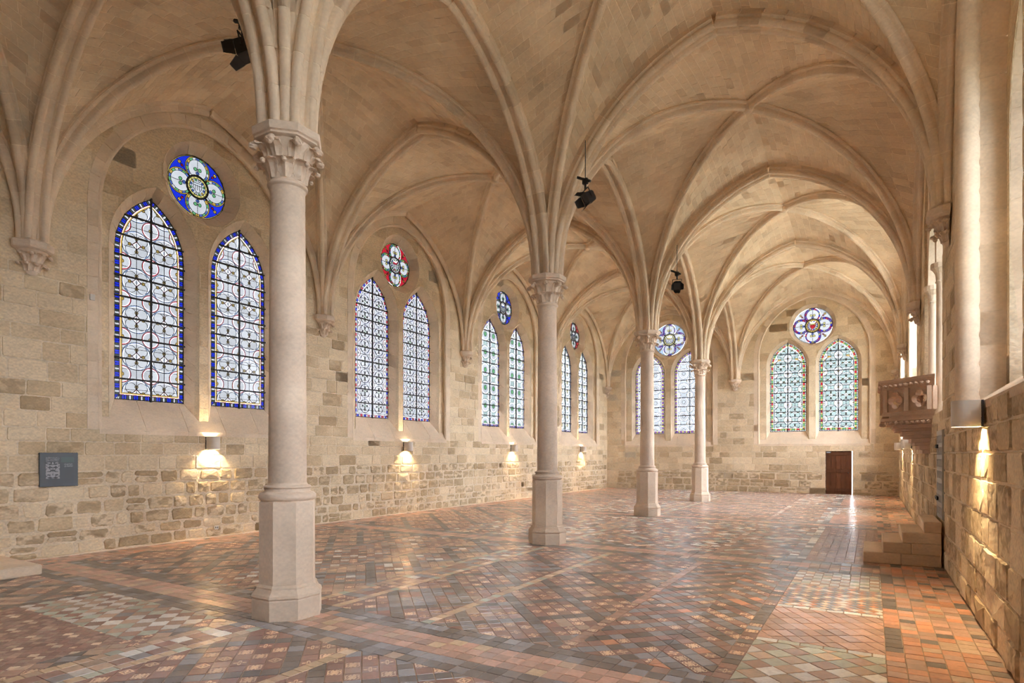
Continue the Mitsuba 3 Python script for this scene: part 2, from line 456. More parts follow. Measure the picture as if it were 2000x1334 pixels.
def lancet_design(hw, z0, zs, za, style):
    """Lead lines, colour function and saddle-bar heights for a lancet with half width hw."""
    out = Polygon(pointed(hw, z0, zs, za, n=10))
    lines, b1, b2 = [], style['border'], style['border'] + style['fillet']
    in1, in2 = out.buffer(-b1, join_style=2), out.buffer(-b2, join_style=2)
    in3 = out.buffer(-b1 - .014, join_style=2)
    lines += [LineString(g.exterior.coords) for g in (out, in1, in2)]
    if style.get('edge'):
        lines.append(LineString(out.buffer(-style['edge'], join_style=2).exterior.coords))
    # border blocks
    P = np.array(out.exterior.coords)
    d = np.concatenate([[0], np.cumsum(np.linalg.norm(np.diff(P, axis=0), axis=1))])
    nb = int(d[-1] / style['block'] / len(style['blocks'])) * len(style['blocks'])
    ringl = shapely.LinearRing(out.exterior.coords)
    band = out.difference(in1)
    for t in np.linspace(0, d[-1], nb, endpoint=False):
        p = ringl.interpolate(t)
        q = in1.exterior.interpolate(in1.exterior.project(p))
        lines.append(LineString([(p.x + (p.x - q.x) * .05, p.y + (p.y - q.y) * .05), (q.x + (q.x - p.x) * .02, q.y + (q.y - p.y) * .02)]))
    fw = hw - b2
    pitch = style['pitch']
    circ = []
    inner, soft = [], []
    zc = z0 + b2 + pitch * 0.5
    k = 0
    while zc < za:
        if style['mode'] == 'A':
            for cx in (0, -fw, fw):
                circ.append((cx, zc, style['r1'], 'a'))
            for cx in (-fw / 2, fw / 2):
                circ.append((cx, zc + pitch / 2 - (pitch if k == 0 and False else 0), style['r2'], 'b'))
                if k == 0:
                    circ.append((cx, zc - pitch / 2, style['r2'], 'b'))
        else:
            for cx in (-fw / 2, fw / 2):
                circ.append((cx, zc, style['r2'], 'b'))
            for cx in (0, -fw, fw):
                circ.append((cx, zc + pitch / 2, style['r1'], 'a'))
        zc += pitch
        k += 1
    n = style['seg']
    for cx, cz, r, kind in circ:
        inner.append(circle_line(cx, cz, r, n))
        soft.append(circle_line(cx, cz, r - style['ring'], n))
        if kind == 'b':
            if style['detail']:
                q = r * 0.30
                inner.append(LineString([(cx - q, cz), (cx, cz - q), (cx + q, cz), (cx, cz + q), (cx - q, cz)]))
                for sx, sz in ((1, 0), (-1, 0), (0, 1), (0, -1)):
                    inner.append(circle_line(cx + sx * q * 1.55, cz + sz * q * 1.55, r * 0.12, 6))
                soft.append(LineString([(cx - q * .72, cz), (cx, cz - q * .72), (cx + q * .72, cz), (cx, cz + q * .72), (cx - q * .72, cz)]))
                for a in (PI / 4, 3 * PI / 4, 5 * PI / 4, 7 * PI / 4):
                    inner.append(circle_line(cx + r * .55 * math.cos(a), cz + r * .55 * math.sin(a), r * .37, 14))
            else:
                inner.append(circle_line(cx, cz, r * 0.35, 8))
        elif style['detail']:
            inner.append(circle_line(cx, cz, r * 0.22, 8))
    nbars = style['bars']
    zb = [z0 + (za - z0) * 0.985 * (i + 1) / (nbars + 1) * (1 if i else 1) for i in range(nbars)]
    for i, z in enumerate(zb):
        inner.append(LineString([(-hw, z), (hw, z)]))
        if style['detail']:
            inner.append(LineString([(-hw, z - (zb[1] - zb[0]) / 2), (hw, z - (zb[1] - zb[0]) / 2)]))
    inner.append(LineString([(0, z0), (0, za)]))
    if style['detail']:
        for x in (-fw / 2, fw / 2):
            inner.append(LineString([(x, z0), (x, za)]))
    fld = in2
    field = [l.intersection(fld) for l in inner]
    barl = [LineString([(-hw, z), (hw, z)]).intersection(out) for z in zb] + [LineString([(0, z0), (0, za)]).intersection(out)]
    lines += [g for f in field + barl for g in getattr(f, 'geoms', [f]) if g.geom_type == 'LineString' and g.length > 1e-4]
    leads = list(lines)
    lines.append(LineString(in3.exterior.coords))
    lines += [g for f in [l.intersection(fld) for l in soft] for g in getattr(f, 'geoms', [f]) if g.geom_type == 'LineString' and g.length > 1e-4]

    def colour(x, z):
        p = Point(x, z)
        if not in1.covers(p):
            if style.get('edge') and not out.buffer(-style['edge'], join_style=2).covers(p):
                return style['edgecol']
            t = ringl.project(p)
            j = int(t / (ringl.length / nb))
            return style['blocks'][j % len(style['blocks'])]
        if not in2.covers(p):
            return style['fillcol'] if in3.covers(p) else style.get('thin', 2)
        for cx, cz, r, kind in circ:
            dd = math.hypot(x - cx, z - cz)
            if dd < r * .98:
                if dd > (r - style['ring']) * .99:
                    return style['ringa'] if kind == 'a' else style['ringb']
        for cx, cz, r, kind in circ:
            dx, dz = abs(x - cx), abs(z - cz)
            dd = math.hypot(dx, dz)
            if dd < (r - style['ring']) * .99:
                if kind == 'a':
                    return style['dot'] if dd < r * 0.22 and style['detail'] else style['fa']
                if style['detail']:
                    q = r * 0.30
                    for sx, sz in ((1, 0), (0, 1)):
                        if math.hypot(dx - sx * q * 1.55, dz - sz * q * 1.55) < r * 0.10:
                            return style['dot']
                    if dx + dz < q:
                        return style['core'] if dx + dz < q * .72 else style['ringa']
                elif dd < r * 0.35:
                    return style['core']
                return style['fb']
        return style['ground']
    return out, lines, colour, zb, leads


def oculus_design(r, style):
    out = Point(0, 0).buffer(r, 10)
    lines = [LineString(Point(0, 0).buffer(r * .965, 10).exterior.coords), LineString(out.exterior.coords), LineString(Point(0, 0).buffer(r * .38, 12).exterior.coords), circle_line(0, 0, r * .335), circle_line(0, 0, r * .27)]
    lobes = [(r * .575 * math.cos(a), r * .575 * math.sin(a)) for a in (0, PI / 2, PI, 3 * PI / 2)]
    core = Point(0, 0).buffer(r * .372, 12)
    lb = unary_union([Point(*p).buffer(r * .42, 10) for p in lobes])
    for (x, z) in lobes:
        for q, nn in ((.42, 24), (.385, 24), (.315, 20)):
            g = circle_line(x, z, r * q, nn).difference(core)
            lines += [h for h in getattr(g, 'geoms', [g]) if h.geom_type == 'LineString' and not h.is_empty]
        for a in np.linspace(0, 2 * PI, 18, endpoint=False):
            p, q = (x + r * .308 * math.cos(a), z + r * .308 * math.sin(a)), (x + r * .39 * math.cos(a), z + r * .39 * math.sin(a))
            g = LineString([p, q]).difference(core)
            if not g.is_empty and g.geom_type == 'LineString':
                lines.append(g)
        for ox_, oz_ in ((.075, 0), (-.075, 0), (0, .0)):
            ln_ = math.hypot(x, z)
            tx_, tz_ = -z / ln_, x / ln_
            lines.append(circle_line(x + tx_ * ox_ * r + x / ln_ * (0 if ox_ else -.12) * r, z + tz_ * ox_ * r + z / ln_ * (0 if ox_ else -.12) * r, r * .06, 7))
    for a in np.linspace(0, 2 * PI, 16, endpoint=False):
        lines.append(LineString([(r * .262 * math.cos(a), r * .262 * math.sin(a)), (r * .339 * math.cos(a), r * .339 * math.sin(a))]))
    sh = [(-.14, .13), (.14, .13), (.14, -.04), (.08, -.13), (0, -.18), (-.08, -.13), (-.14, -.04), (-.14, .13)]
    lines.append(LineString([(x * r, z * r) for x, z in sh]))
    for x in (-.07, .0, .07):
        lines.append(LineString([(x * r, .07 * r), (x * r, -.1 * r)]))
    lines.append(LineString([(-.14 * r, .05 * r), (.14 * r, .05 * r)]))
    arms = [LineString([(r * .38 * math.cos(a), r * .38 * math.sin(a)), (r * math.cos(a), r * math.sin(a))]) for a in (0, PI / 2, PI, 3 * PI / 2)]
    for k in range(12):
        a = k * PI / 6 + .26
        lines.append(circle_line(r * .225 * math.cos(a), r * .225 * math.sin(a), r * .038, 6))
    for a in (PI / 4, 3 * PI / 4, 5 * PI / 4, 7 * PI / 4):
        lines.append(LineString([(r * .365 * math.cos(a), r * .365 * math.sin(a)), (r * 1.01 * math.cos(a), r * 1.01 * math.sin(a))]))
        lines.append(circle_line(r * .86 * math.cos(a), r * .86 * math.sin(a), r * .06, 6))
        lines.append(circle_line(r * .74 * math.cos(a), r * .74 * math.sin(a), r * .05, 4))
    shield = Polygon([(x * r, z * r) for x, z in sh])

    def colour(x, z):
        d = math.hypot(x, z)
        if shield.covers(Point(x, z)):
            if z > .05 * r:
                return style['charge']
            return style['charge'] if int((x / r + .14) / .07) % 2 else style['shield']
        if d < r * .265:
            return style['mix'][int((math.atan2(z, x) + PI) * 6 / PI) % len(style['mix'])] if d > r * .19 and any(math.hypot(x - r * .225 * math.cos(k * PI / 6 + .26), z - r * .225 * math.sin(k * PI / 6 + .26)) < r * .031 for k in range(12)) else 10
        if d < r * .33:
            return style['ring1']
        if d < r * .377:
            return style['ring2']
        for lx, lz in lobes:
            e = math.hypot(x - lx, z - lz)
            if e < r * .414:
                ln_ = math.hypot(lx, lz)
                tx_, tz_ = -lz / ln_, lx / ln_
                for ox_ in (.075, -.075):
                    if math.hypot(x - lx - tx_ * ox_ * r, z - lz - tz_ * ox_ * r) < r * .05:
                        return style['lobedot']
                if math.hypot(x - lx + lx / ln_ * .12 * r, z - lz + lz / ln_ * .12 * r) < r * .05:
                    return 11
                if e < r * .308:
                    return 0
                if e < r * .378:
                    return style['mix'][int((math.atan2(z - lz, x - lx) + PI) * 18 / 2 / PI) % len(style['mix'])]
                return style['lobe']
        for a in (PI / 4, 3 * PI / 4, 5 * PI / 4, 7 * PI / 4):
            if math.hypot(x - r * .86 * math.cos(a), z - r * .86 * math.sin(a)) < r * .048:
                return 3
            if math.hypot(x - r * .74 * math.cos(a), z - r * .74 * math.sin(a)) < r * .033:
                return 2
        return style['outer'] if d < r * .957 else style.get('rim', 6)
    return out, lines, colour, [], lines + arms + [LineString(Point(0, 0).buffer(r * q, 12).exterior.coords) for q in (.36, .37, .39)]


def lead_strips(lines, w, to_world):
    bag = Bag()
    for l in lines:
        P = np.array(l.coords)
        a, b = P[:-1], P[1:]
        t = b - a
        ln = np.linalg.norm(t, axis=1, keepdims=True)
        ok = ln[:, 0] > 1e-5
        a, b, t, ln = a[ok], b[ok], t[ok], ln[ok]
        t = t / ln
        nn = np.column_stack([-t[:, 1], t[:, 0]]) * w / 2
        q = np.stack([a - nn, b - nn, b + nn, a + nn], 1).reshape(-1, 2)
        m = len(a)
        V = np.vstack([to_world(q[:, 0], q[:, 1], np.full(len(q), 0.004)), to_world(q[:, 0], q[:, 1], np.full(len(q), -0.004))])
        i = np.arange(m) * 4
        o = 4 * m
        F = [np.stack([i, i + 1, i + 2, i + 3], 1), np.stack([o + i + 3, o + i + 2, o + i + 1, o + i], 1), np.stack([i, o + i, o + i + 1, i + 1], 1), np.stack([i + 2, o + i + 2, o + i + 3, i + 3], 1)]
        bag.add(V, np.vstack(F))
    return bag


WIN = [0]


def build_window(label, design, zr, to_world, own, leadw, bars=True, panel_h=None, hw=None):
    """One window: panels of leaded panes, the leads, the saddle bars. own: how many panes are parts of their own."""
    WIN[0] += 1
    key = f'window_{WIN[0]}'
    structure(key, label)
    out, lines, colour, zb, leads = design
    net = unary_union(lines)
    net = shapely.set_precision(net, 1e-5)
    panes = [g for g in polygonize(net) if g.area > 2e-5]
    edges = [-1e9] + list(zb) + [1e9]
    panels = {}
    for g in panes:
        p = g.representative_point()
        c = colour(p.x, p.y)
        q = g.buffer(-leadw * 0.2, join_style=2)
        q = max(getattr(q, 'geoms', [q]), key=lambda t: t.area) if not q.is_empty else g
        if q.geom_type != 'Polygon' or q.is_empty:
            continue
        v, f = tri_poly(q)
        V = to_world(v[:, 0], v[:, 1], np.zeros(len(v)))
        U = np.column_stack([np.full(len(V), c + 0.5), np.full(len(V), rng.random())])
        if zb:
            idx = (int(np.searchsorted(edges, p.y)), p.x > 0)
        else:
            idx = (0, 0)
        panels.setdefault(idx, []).append((V, f, U))
    allp = [(score(p[0]), k, i) for k, ps in panels.items() for i, p in enumerate(ps)]
    allp.sort(key=lambda t: -t[0])
    mine = {(k, i) for s, k, i in allp[:own] if s > 100}
    for m, k in enumerate(sorted(panels)):
        pk = f'{key}__glass_panel' + (f'_{m:03d}' if m else '')
        bag, n = Bag(), 0
        for i, (V, f, U) in enumerate(panels[k]):
            if (k, i) in mine:
                put(f'{pk}__pane' + (f'_{n:03d}' if n else ''), (V, f), 'stained_glass', U)
                n += 1
            else:
                bag.add(V, f, U)
        bag.put(pk, 'stained_glass')
    lead_strips(leads, leadw, to_world).put(f'{key}__lead_came', 'lead')
    labels[f'{key}__lead_came'] = {'label': 'dark lead came between the panes', 'kind': 'stuff'}
    if zb:
        n = 0
        bw = style_bar[0]
        for z in zb:
            c = LineString([(-9, z), (9, z)]).intersection(out)
            if c.is_empty:
                continue
            x0, _, x1, _ = c.bounds
            a, b = to_world(np.array([x0 - .02, x1 + .02]), np.array([z, z]), np.array([0.014, 0.014]))
            put(f'{key}__saddle_bar' + (f'_{n:03d}' if n else ''), bar(a, b, bw, bw * 1.1), 'lead')
            n += 1
        zmin, zmax = out.bounds[1], out.bounds[3]
        a, b = to_world(np.zeros(2), np.array([zmin - .02, zmax + .02]), np.array([0.02, 0.02]))
        put(f'{key}__mullion_bar', bar(a, b, bw * 1.15, bw), 'lead')
    return key


style_bar = [0.028]
_base = dict(border=.085, fillet=.045, block=.075, fillcol=3, pitch=.72, r1=.165, r2=.27, ring=.022, mode='A', detail=True, seg=26, bars=9, ringa=2, ringb=12, dot=3, core=10, fa=0, fb=0, ground=0)
STYLES = {
    'blue': dict(_base, blocks=[1, 1, 13, 0, 13], block=.042),
    'red': dict(_base, border=.075, fillet=.03, fillcol=0, blocks=[2, 0, 1, 0], block=.07, mode='B', pitch=.42, r1=.10, r2=.19, ringa=2, ringb=11, core=4, dot=11, seg=18, bars=9, detail=True),
    'violet': dict(_base, border=.075, fillet=.03, fillcol=6, blocks=[1, 10, 5, 3], pitch=.66, r1=.15, r2=.25, ringa=11, ringb=4, core=4, dot=6, seg=16, detail=False, ground=8, fb=10),
    'pale': dict(_base, border=.07, fillet=.03, fillcol=0, blocks=[5, 0, 1, 0], mode='B', pitch=.40, r1=.09, r2=.19, ringa=11, ringb=11, core=6, seg=14, detail=False, ground=8),
    'fire': dict(_base, border=.13, edge=.05, edgecol=0, fillet=.03, fillcol=7, blocks=[2, 6, 4, 6], block=.10, pitch=.70, r1=.17, r2=.28, ringa=3, ringb=7, core=10, dot=3, seg=16, detail=True, ground=8, fb=8, bars=8),
    'purple': dict(_base, border=.12, edge=.03, edgecol=0, fillet=.03, fillcol=0, blocks=[5, 6], block=.09, pitch=.70, r1=.15, r2=.25, ringa=3, ringb=7, core=10, dot=3, seg=14, detail=False, ground=10, fb=0, bars=8),
}
OCULI = {
    'blue': dict(outer=1, lobe=3, ring1=6, ring2=13, mix=[4, 11, 0, 4, 3, 11], lobedot=4, shield=0, charge=10),
    'red': dict(outer=2, lobe=4, ring1=0, ring2=0, mix=[11, 4, 2, 6, 4], lobedot=6, shield=0, charge=2),
    'violet': dict(outer=1, lobe=6, ring1=0, ring2=6, mix=[11, 4, 5, 6], lobedot=4, shield=0, charge=11),
    'pale': dict(outer=2, lobe=4, ring1=0, ring2=0, mix=[11, 2, 4], lobedot=4, shield=0, charge=11),
    'fire': dict(outer=10, rim=0, lobe=5, ring1=3, ring2=6, mix=[11, 5, 2, 1, 6], lobedot=6, shield=2, charge=6),
    'purple': dict(outer=7, rim=0, lobe=5, ring1=6, ring2=0, mix=[5, 11, 6, 0], lobedot=6, shield=0, charge=3),
}
# ------------------------------------------------------------------ walls and windows
def tw_left(s, z, h):
    s, z, h = np.broadcast_arrays(s, z, h)
    return np.column_stack([-L + h, s, z])


def tw_end(s, z, h):
    s, z, h = np.broadcast_arrays(s, z, h)
    return np.column_stack([s, YE - h, z])


def tw_right(s, z, h):
    s, z, h = np.broadcast_arrays(s, z, h)
    return np.column_stack([R - h, s, z])


def deeper(tw, d):
    return lambda s, z, h: tw(s, z, np.asarray(h, float) - d)


ZTOP = 9.9
ARCH, REVEAL, SILL, TYMP, WALLP = {}, {}, {}, {}, {}


def window_bay(wall, tw, cs, hwf, zsill, zspr, zap, dt, dg, lcx, lhw, z0, zsl, zal, ocz, ocr, splay, design, odesign, names, own, roll, stones=True, leadw=.015):
    """A recessed frame in the wall with two lancets and an oculus. Returns the hole it makes in the wall."""
    frame = [(cs + s, z) for s, z in pointed(hwf, zsill, zspr, zap, n=16)]
    hole = Polygon(frame)
    zt = zsill + (z0 - zsill) * dt / dg
    outer = [(cs + s, z) for s, z in pointed(hwf + .19, zsill, zspr, zap + .21, n=16)]
    arch, rev, sill = ARCH.setdefault(wall, []), REVEAL.setdefault(wall, []), SILL.setdefault(wall, [])
    arch += ring_pieces(frame, outer, .30, 0, 0, .010, tw, gap=.003)
    rev += ring_pieces(frame, frame, .42, 0, dt, 0.0, tw)
    # roll moulding along the edge of the frame
    P = resample(np.array(frame), .06)
    dirs = np.gradient(P, axis=0)
    dirs /= np.linalg.norm(dirs, axis=1, keepdims=True)
    nrm = np.column_stack([-dirs[:, 1], dirs[:, 0]])
    m = 14
    V0 = []
    joint = np.where(np.arange(len(P)) % 6 == 0, .93, 1.0)
    for k in range(m):
        a = 2 * PI * k / m
        q = P + nrm * (roll * joint * (math.cos(a) - 0.2))[:, None]
        V0.append(tw(q[:, 0], q[:, 1], roll * joint * (math.sin(a) - .55)))
    V0 = np.stack(V0, 1).reshape(-1, 3)
    F = [[i * m + j, i * m + (j + 1) % m, (i + 1) * m + (j + 1) % m, (i + 1) * m + j] for i in range(len(P) - 1) for j in range(m)]
    ROLLS.setdefault(wall, []).append((V0, np.array(F)))
    # tympanum
    tym = Polygon([(s, max(z, zt)) for s, z in frame])
    openings = []
    wb = WALLP.setdefault(wall, Bag())

    def loft(A, Bq, dA, dB):
        A, Bq = np.asarray(A, float), np.asarray(Bq, float)
        c = A.mean(0)
        A, Bq = A + (A - c) / np.linalg.norm(A - c, axis=1, keepdims=True) * .008, Bq + (Bq - c) / np.linalg.norm(Bq - c, axis=1, keepdims=True) * .008
        n_ = len(A)
        V_ = np.vstack([tw(A[:, 0], A[:, 1], np.full(n_, -dA)), tw(Bq[:, 0], Bq[:, 1], np.full(n_, -dB))])
        wb.add(V_, [[q, q + 1, n_ + q + 1, n_ + q] for q in range(n_ - 1)], 2.6)

    def rebate(P_):
        g_ = Polygon(P_).buffer(.06, join_style=2).difference(Polygon(P_).buffer(-.012, join_style=2))
        v_, f_ = tri_poly(g_)
        wb.add(tw(v_[:, 0], v_[:, 1], np.full(len(v_), -dg - .012)), f_, .4)
    loft(frame, frame, -.001, dt + .02)
    for sgn in (-1, 1):
        inn = [(cs + sgn * lcx + s, z) for s, z in pointed(lhw, z0, zsl, zal, n=12)]
        out = [(cs + sgn * lcx + s, z) for s, z in pointed(lhw + splay, zt - .01, zsl, zal + splay, n=12)]
        rev += ring_pieces(out, inn, .36, dt, dg, 0.0, tw)
        loft(out, inn, dt - .012, dg + .02)
        rebate(inn)
        openings.append(Polygon(out))
    t = np.linspace(0, 2 * PI, 41)
    oin = np.column_stack([cs + ocr * np.cos(t), ocz + ocr * np.sin(t)])
    oout = np.column_stack([cs + (ocr + splay) * np.cos(t), ocz + (ocr + splay) * np.sin(t)])
    rev += ring_pieces(oout, oin, .42, dt, dg, 0.0, tw)
    loft(oout, oin, dt - .012, dg + .02)
    rebate(oin)
    openings.append(Polygon(oout))
    mask = tym.difference(unary_union(openings)).buffer(0)
    for g in getattr(mask, 'geoms', [mask]):
        v, f = tri_poly(g)
        WALLP.setdefault(wall, Bag()).add(deeper(tw, dt)(v[:, 0], v[:, 1], np.zeros(len(v))), f, 2.5)
    if stones:
        TYMP.setdefault(wall, []).extend(masonry(mask, cs - hwf, cs + hwf, [(zt, zap, (.28, .36), (.4, .8), 'ashlar')], deeper(tw, dt)))
    # sloping sill slabs
    n = 5
    for i in range(n):
        a, b = cs - hwf + 2 * hwf * i / n + .003, cs - hwf + 2 * hwf * (i + 1) / n - .003
        hs, zs_ = np.array([.015, -dg - .004]), np.array([zsill, z0 - .004])
        S = np.array([a, b, b, a] * 2)
        Z = np.array([zs_[0], zs_[0], zs_[1], zs_[1], zs_[0] - .08, zs_[0] - .08, zs_[1] - .15, zs_[1] - .15])
        Hh = np.array([hs[0], hs[0], hs[1], hs[1]] * 2)
        sill.append((tw(S, Z, Hh), np.array([[0, 1, 2], [0, 2, 3], [0, 4, 5], [0, 5, 1], [1, 5, 6], [1, 6, 2], [3, 7, 4], [3, 4, 0]]), const_uv(np.zeros(8), min(.99, max(0, rng.gauss(.6, .2))))))
    wb.add(tw(np.array([cs - hwf, cs + hwf, cs + hwf, cs - hwf]), np.array([zsill - .012, zsill - .012, z0 - .012, z0 - .012]), np.array([0.004, 0.004, -dg - .02, -dg - .02])), [[0, 1, 2, 3]], 2.6)
    wb.add(tw(np.array([cs - hwf, cs + hwf, cs + hwf, cs - hwf]), np.array([z0 - .3, z0 - .3, z0 + .01, z0 + .01]), np.full(4, -dg - .02)), [[0, 1, 2, 3]], 2.6)
    # glass
    if design is not None:
        for sgn, nm in zip((-1, 1), names[:2]):
            build_window(nm, design, None, lambda s, z, h, o=cs + sgn * lcx: tw(np.asarray(s) + o, z, np.asarray(h, float) - dg), own, leadw)
        build_window(names[2], odesign, None, lambda s, z, h: tw(np.asarray(s) + cs, np.asarray(z) + ocz, np.asarray(h, float) - dg), own // 2, leadw)
    else:
        WIN[0] += 1
        bag = Bag()
        for sgn in (-1, 1):
            v, f = tri_poly(Polygon([(cs + sgn * lcx + s, z) for s, z in pointed(lhw, z0, zsl, zal)]))
            bag.add(tw(v[:, 0], v[:, 1], np.full(len(v), -dg)), f)
        v, f = tri_poly(Polygon(oin))
        bag.add(tw(v[:, 0], v[:, 1], np.full(len(v), -dg)), f)
        bag.put(f'window_{WIN[0]}', 'half_glass' if 'deep recess' in names[0] else 'dusty_glass' if 'behind the camera in the right' in names[0] else 'tinted_glass' if 'behind' in names[0] or 'very back' in names[0] else 'clear_glass')
        structure(f'window_{WIN[0]}', names[0])
    return hole, Polygon(outer)


ROLLS = {}


def finish_wall(wall, label, outline, holes, skips, tw, s0, s1, zones, counts, back=0.0):
    mask = outline.difference(unary_union(holes)).buffer(0)
    bag = WALLP.setdefault(wall, Bag())
    for g in getattr(mask, 'geoms', [mask]):
        v, f = tri_poly(g)
        bag.add(tw(v[:, 0], v[:, 1], np.zeros(len(v))), f, 2.5)
    bag.put(wall, 'wall_stone')
    structure(wall, label)
    smask = mask.difference(unary_union(skips)).buffer(0)
    st = masonry(smask, s0, s1, zones, tw)
    emit(f'{wall}__stone', f'{wall}__masonry', st + TYMP.get(wall, []), 'wall_stone', counts[0], 'coursed limestone blocks of the wall')
    if wall in ARCH:
        emit(f'{wall}__arch_stone', f'{wall}__arch_masonry', ARCH[wall], 'cut_stone', counts[1], 'cut stones around the window recesses')
        emit(f'{wall}__reveal_stone', f'{wall}__reveal_masonry', REVEAL[wall], 'cut_stone', counts[2], 'smooth cut stones of the window splays')
        emit(f'{wall}__sill_stone', f'{wall}__sill_slabs', SILL[wall], 'cut_stone', 40)
        for i, (V, F) in enumerate(ROLLS[wall]):
            put(f'{wall}__arch_roll' + (f'_{i:03d}' if i else ''), (V, F), 'cut_stone', const_uv(V, .6), smooth=True)


def bay_name(i):
    return ['nearest', 'second', 'third', 'fourth'][i]


# left wall
holes, skips = [], []
spec = [('blue', 'blue-bordered', 60), ('red', 'red-bordered', 6), ('violet', 'violet-bordered', 0), ('pale', 'pale', 0)]
for i in range(4):
    cs = (YS[i + 2] + YS[i + 3]) / 2
    st, nm, own = spec[i]
    names = [f'{nm} stained-glass lancet, left one of the {bay_name(i)} pair in the left wall', f'{nm} stained-glass lancet, right one of the {bay_name(i)} pair in the left wall',
             f'round stained-glass oculus above the {bay_name(i)} lancet pair in the left wall']
    d = lancet_design(.66, 2.80, 5.70, 6.80, STYLES[st])
    h, o = window_bay('wall_left', tw_left, cs, 2.05, 2.20, 6.30, 8.50, .14, .36, .965, .66, 2.80, 5.70, 6.80, 7.42, .64, .20, d, oculus_design(.64, OCULI[st]), names, [200, 40, 0, 0][i], .045, leadw=[.0075, .011, .015, .018][i])
    holes.append(h)
    skips.append(o)
for i in (0, 1):
    cs = (YS[i] + YS[i + 1]) / 2
    h, o = window_bay('wall_left', tw_left, cs, 2.05, 2.20, 6.30, 8.50, .14, .36, .965, .66, 2.80, 5.70, 6.80, 7.42, .64, .20, None, None, ['window of the bays behind the camera in the left wall'], 0, .045, stones=False)
    holes.append(h)
    skips.append(o)
ZONES = [(0.0, 1.45, (.13, .27), (.22, .58), 'rubble'), (1.45, 2.2, (.2, .3), (.3, .62), 'mixed'), (2.2, 4.9, (.24, .34), (.32, .72), 'mixed'), (4.9, ZTOP, (.28, .36), (.4, .85), 'ashlar')]
finish_wall('wall_left', 'long left wall of weathered limestone with tall stained-glass windows', box(YB, -.06, YE, ZTOP), holes, skips, tw_left, 2.0, YE, ZONES, (300, 160, 200))

# end wall
holes, skips = [], []
for k, (cs, st, nm, where) in enumerate([((-L - C) / 2, 'purple', 'purple and yellow bordered', 'left'), ((R - C) / 2, 'fire', 'red and yellow bordered', 'right')]):
    names = [f'{nm} lancet, left one of the pair in the end wall', f'{nm} lancet, right one of the pair in the end wall',
             ['round oculus above the lancets behind the third and fourth columns', 'round quatrefoil oculus with a red shield, over the end wall door side'][k]]
    d = lancet_design(.745, 2.78, 5.75, 6.80, STYLES[st])
    h, o = window_bay('wall_end', tw_end, cs, 2.22, 2.20, 6.20, 8.75, .12, .34, 1.01, .745, 2.78, 5.75, 6.80, 7.48, .80, .13, d, oculus_design(.80, OCULI[st]), names, 0, .05, leadw=.015)
    holes.append(h)
    skips.append(o)
DX0, DX1, DZ = -1.75, -.72, 1.88
door_hole = box(DX0, 0, DX1, DZ)
finish_wall('wall_end', 'far end wall of pale limestone with two window pairs and a small door', box(-L, -.06, R, ZTOP), holes + [door_hole], skips, tw_end, -L, R,
            [(0, 1.0, (.22, .34), (.35, .8), 'rubble'), (1.0, 2.2, (.2, .32), (.3, .7), 'mixed'), (2.2, 4.2, (.24, .34), (.32, .75), 'mixed'), (4.2, ZTOP, (.28, .36), (.4, .85), 'ashlar')], (260, 60, 60))

# right wall
holes, skips = [], []
for i in (0, 1, 2, 4, 5):
    cs = (YS[i] + YS[i + 1]) / 2
    nm = {0: 'window at the very back of the right wall', 1: 'window behind the camera in the right wall', 2: 'window in the deep recess above the near sconce of the right wall',
          4: 'window of the bay past the pulpit in the right wall', 5: 'window nearest the end wall in the right wall'}[i]
    h, o = window_bay('wall_right', tw_right, cs, 2.05, 2.28, 6.30, 8.50, .47, .95, .965, .66, 2.95, 5.70, 6.80, 7.42, .64, .20, None, None, [nm], 0, .13 if i == 2 else .05, stones=(i == 2))
    holes.append(h)
    skips.append(o)
GY0, GY1, GZ = 11.6, 15.5, 2.45
gal = Polygon([(13.55 + s, z) for s, z in pointed(1.95, GZ, 6.3, 8.4, n=16)])
DY0, DY1, DZ0, DZ1 = 11.32, 12.24, .71, 2.14
holes += [gal, box(DY0, DZ0, DY1, DZ1)]
# gallery behind the pulpit: sides, back with a window
bagw = WALLP['wall_right']
P = np.array(gal.exterior.coords)
for a, b in zip(P[:-1], P[1:]):
    bagw.add(tw_right(np.array([a[0], b[0], b[0], a[0]]), np.array([a[1], b[1], b[1], a[1]]), np.array([0, 0, -1.0, -1.0])), [[0, 1, 2, 3]], .6)
gwin = unary_union([Polygon([(13.55 + k * .965 + s, z) for s, z in pointed(.7, 3.2, 5.7, 6.9)]) for k in (-1, 1)])
v, f = tri_poly(gal.difference(gwin))
bagw.add(tw_right(v[:, 0], v[:, 1], np.full(len(v), -1.0)), f, .7)
WIN[0] += 1
gb = Bag()
for g in gwin.geoms:
    v, f = tri_poly(g)
    gb.add(tw_right(v[:, 0], v[:, 1], np.full(len(v), -1.0)), f)
gb.put(f'window_{WIN[0]}', 'gallery_glass')
structure(f'window_{WIN[0]}', 'window at the back of the gallery above the pulpit')
finish_wall('wall_right', 'right wall of rough limestone blocks running past the stairs and pulpit', box(YB, -.06, YE, ZTOP), holes, skips, tw_right, 4.6, YE,
            [(0.0, 2.28, (.24, .36), (.3, .7), 'rough'), (2.28, 4.9, (.26, .36), (.35, .8), 'mixed'), (4.9, ZTOP, (.28, .36), (.4, .85), 'ashlar')], (220, 60, 60))
put('wall_back', (np.array([[-L, YB, 0], [R, YB, 0], [R, YB, ZTOP], [-L, YB, ZTOP]]), np.array([[0, 1, 2, 3]])), 'wall_stone', const_uv(np.zeros(4), .4))
structure('wall_back', 'plain stone wall behind the camera')
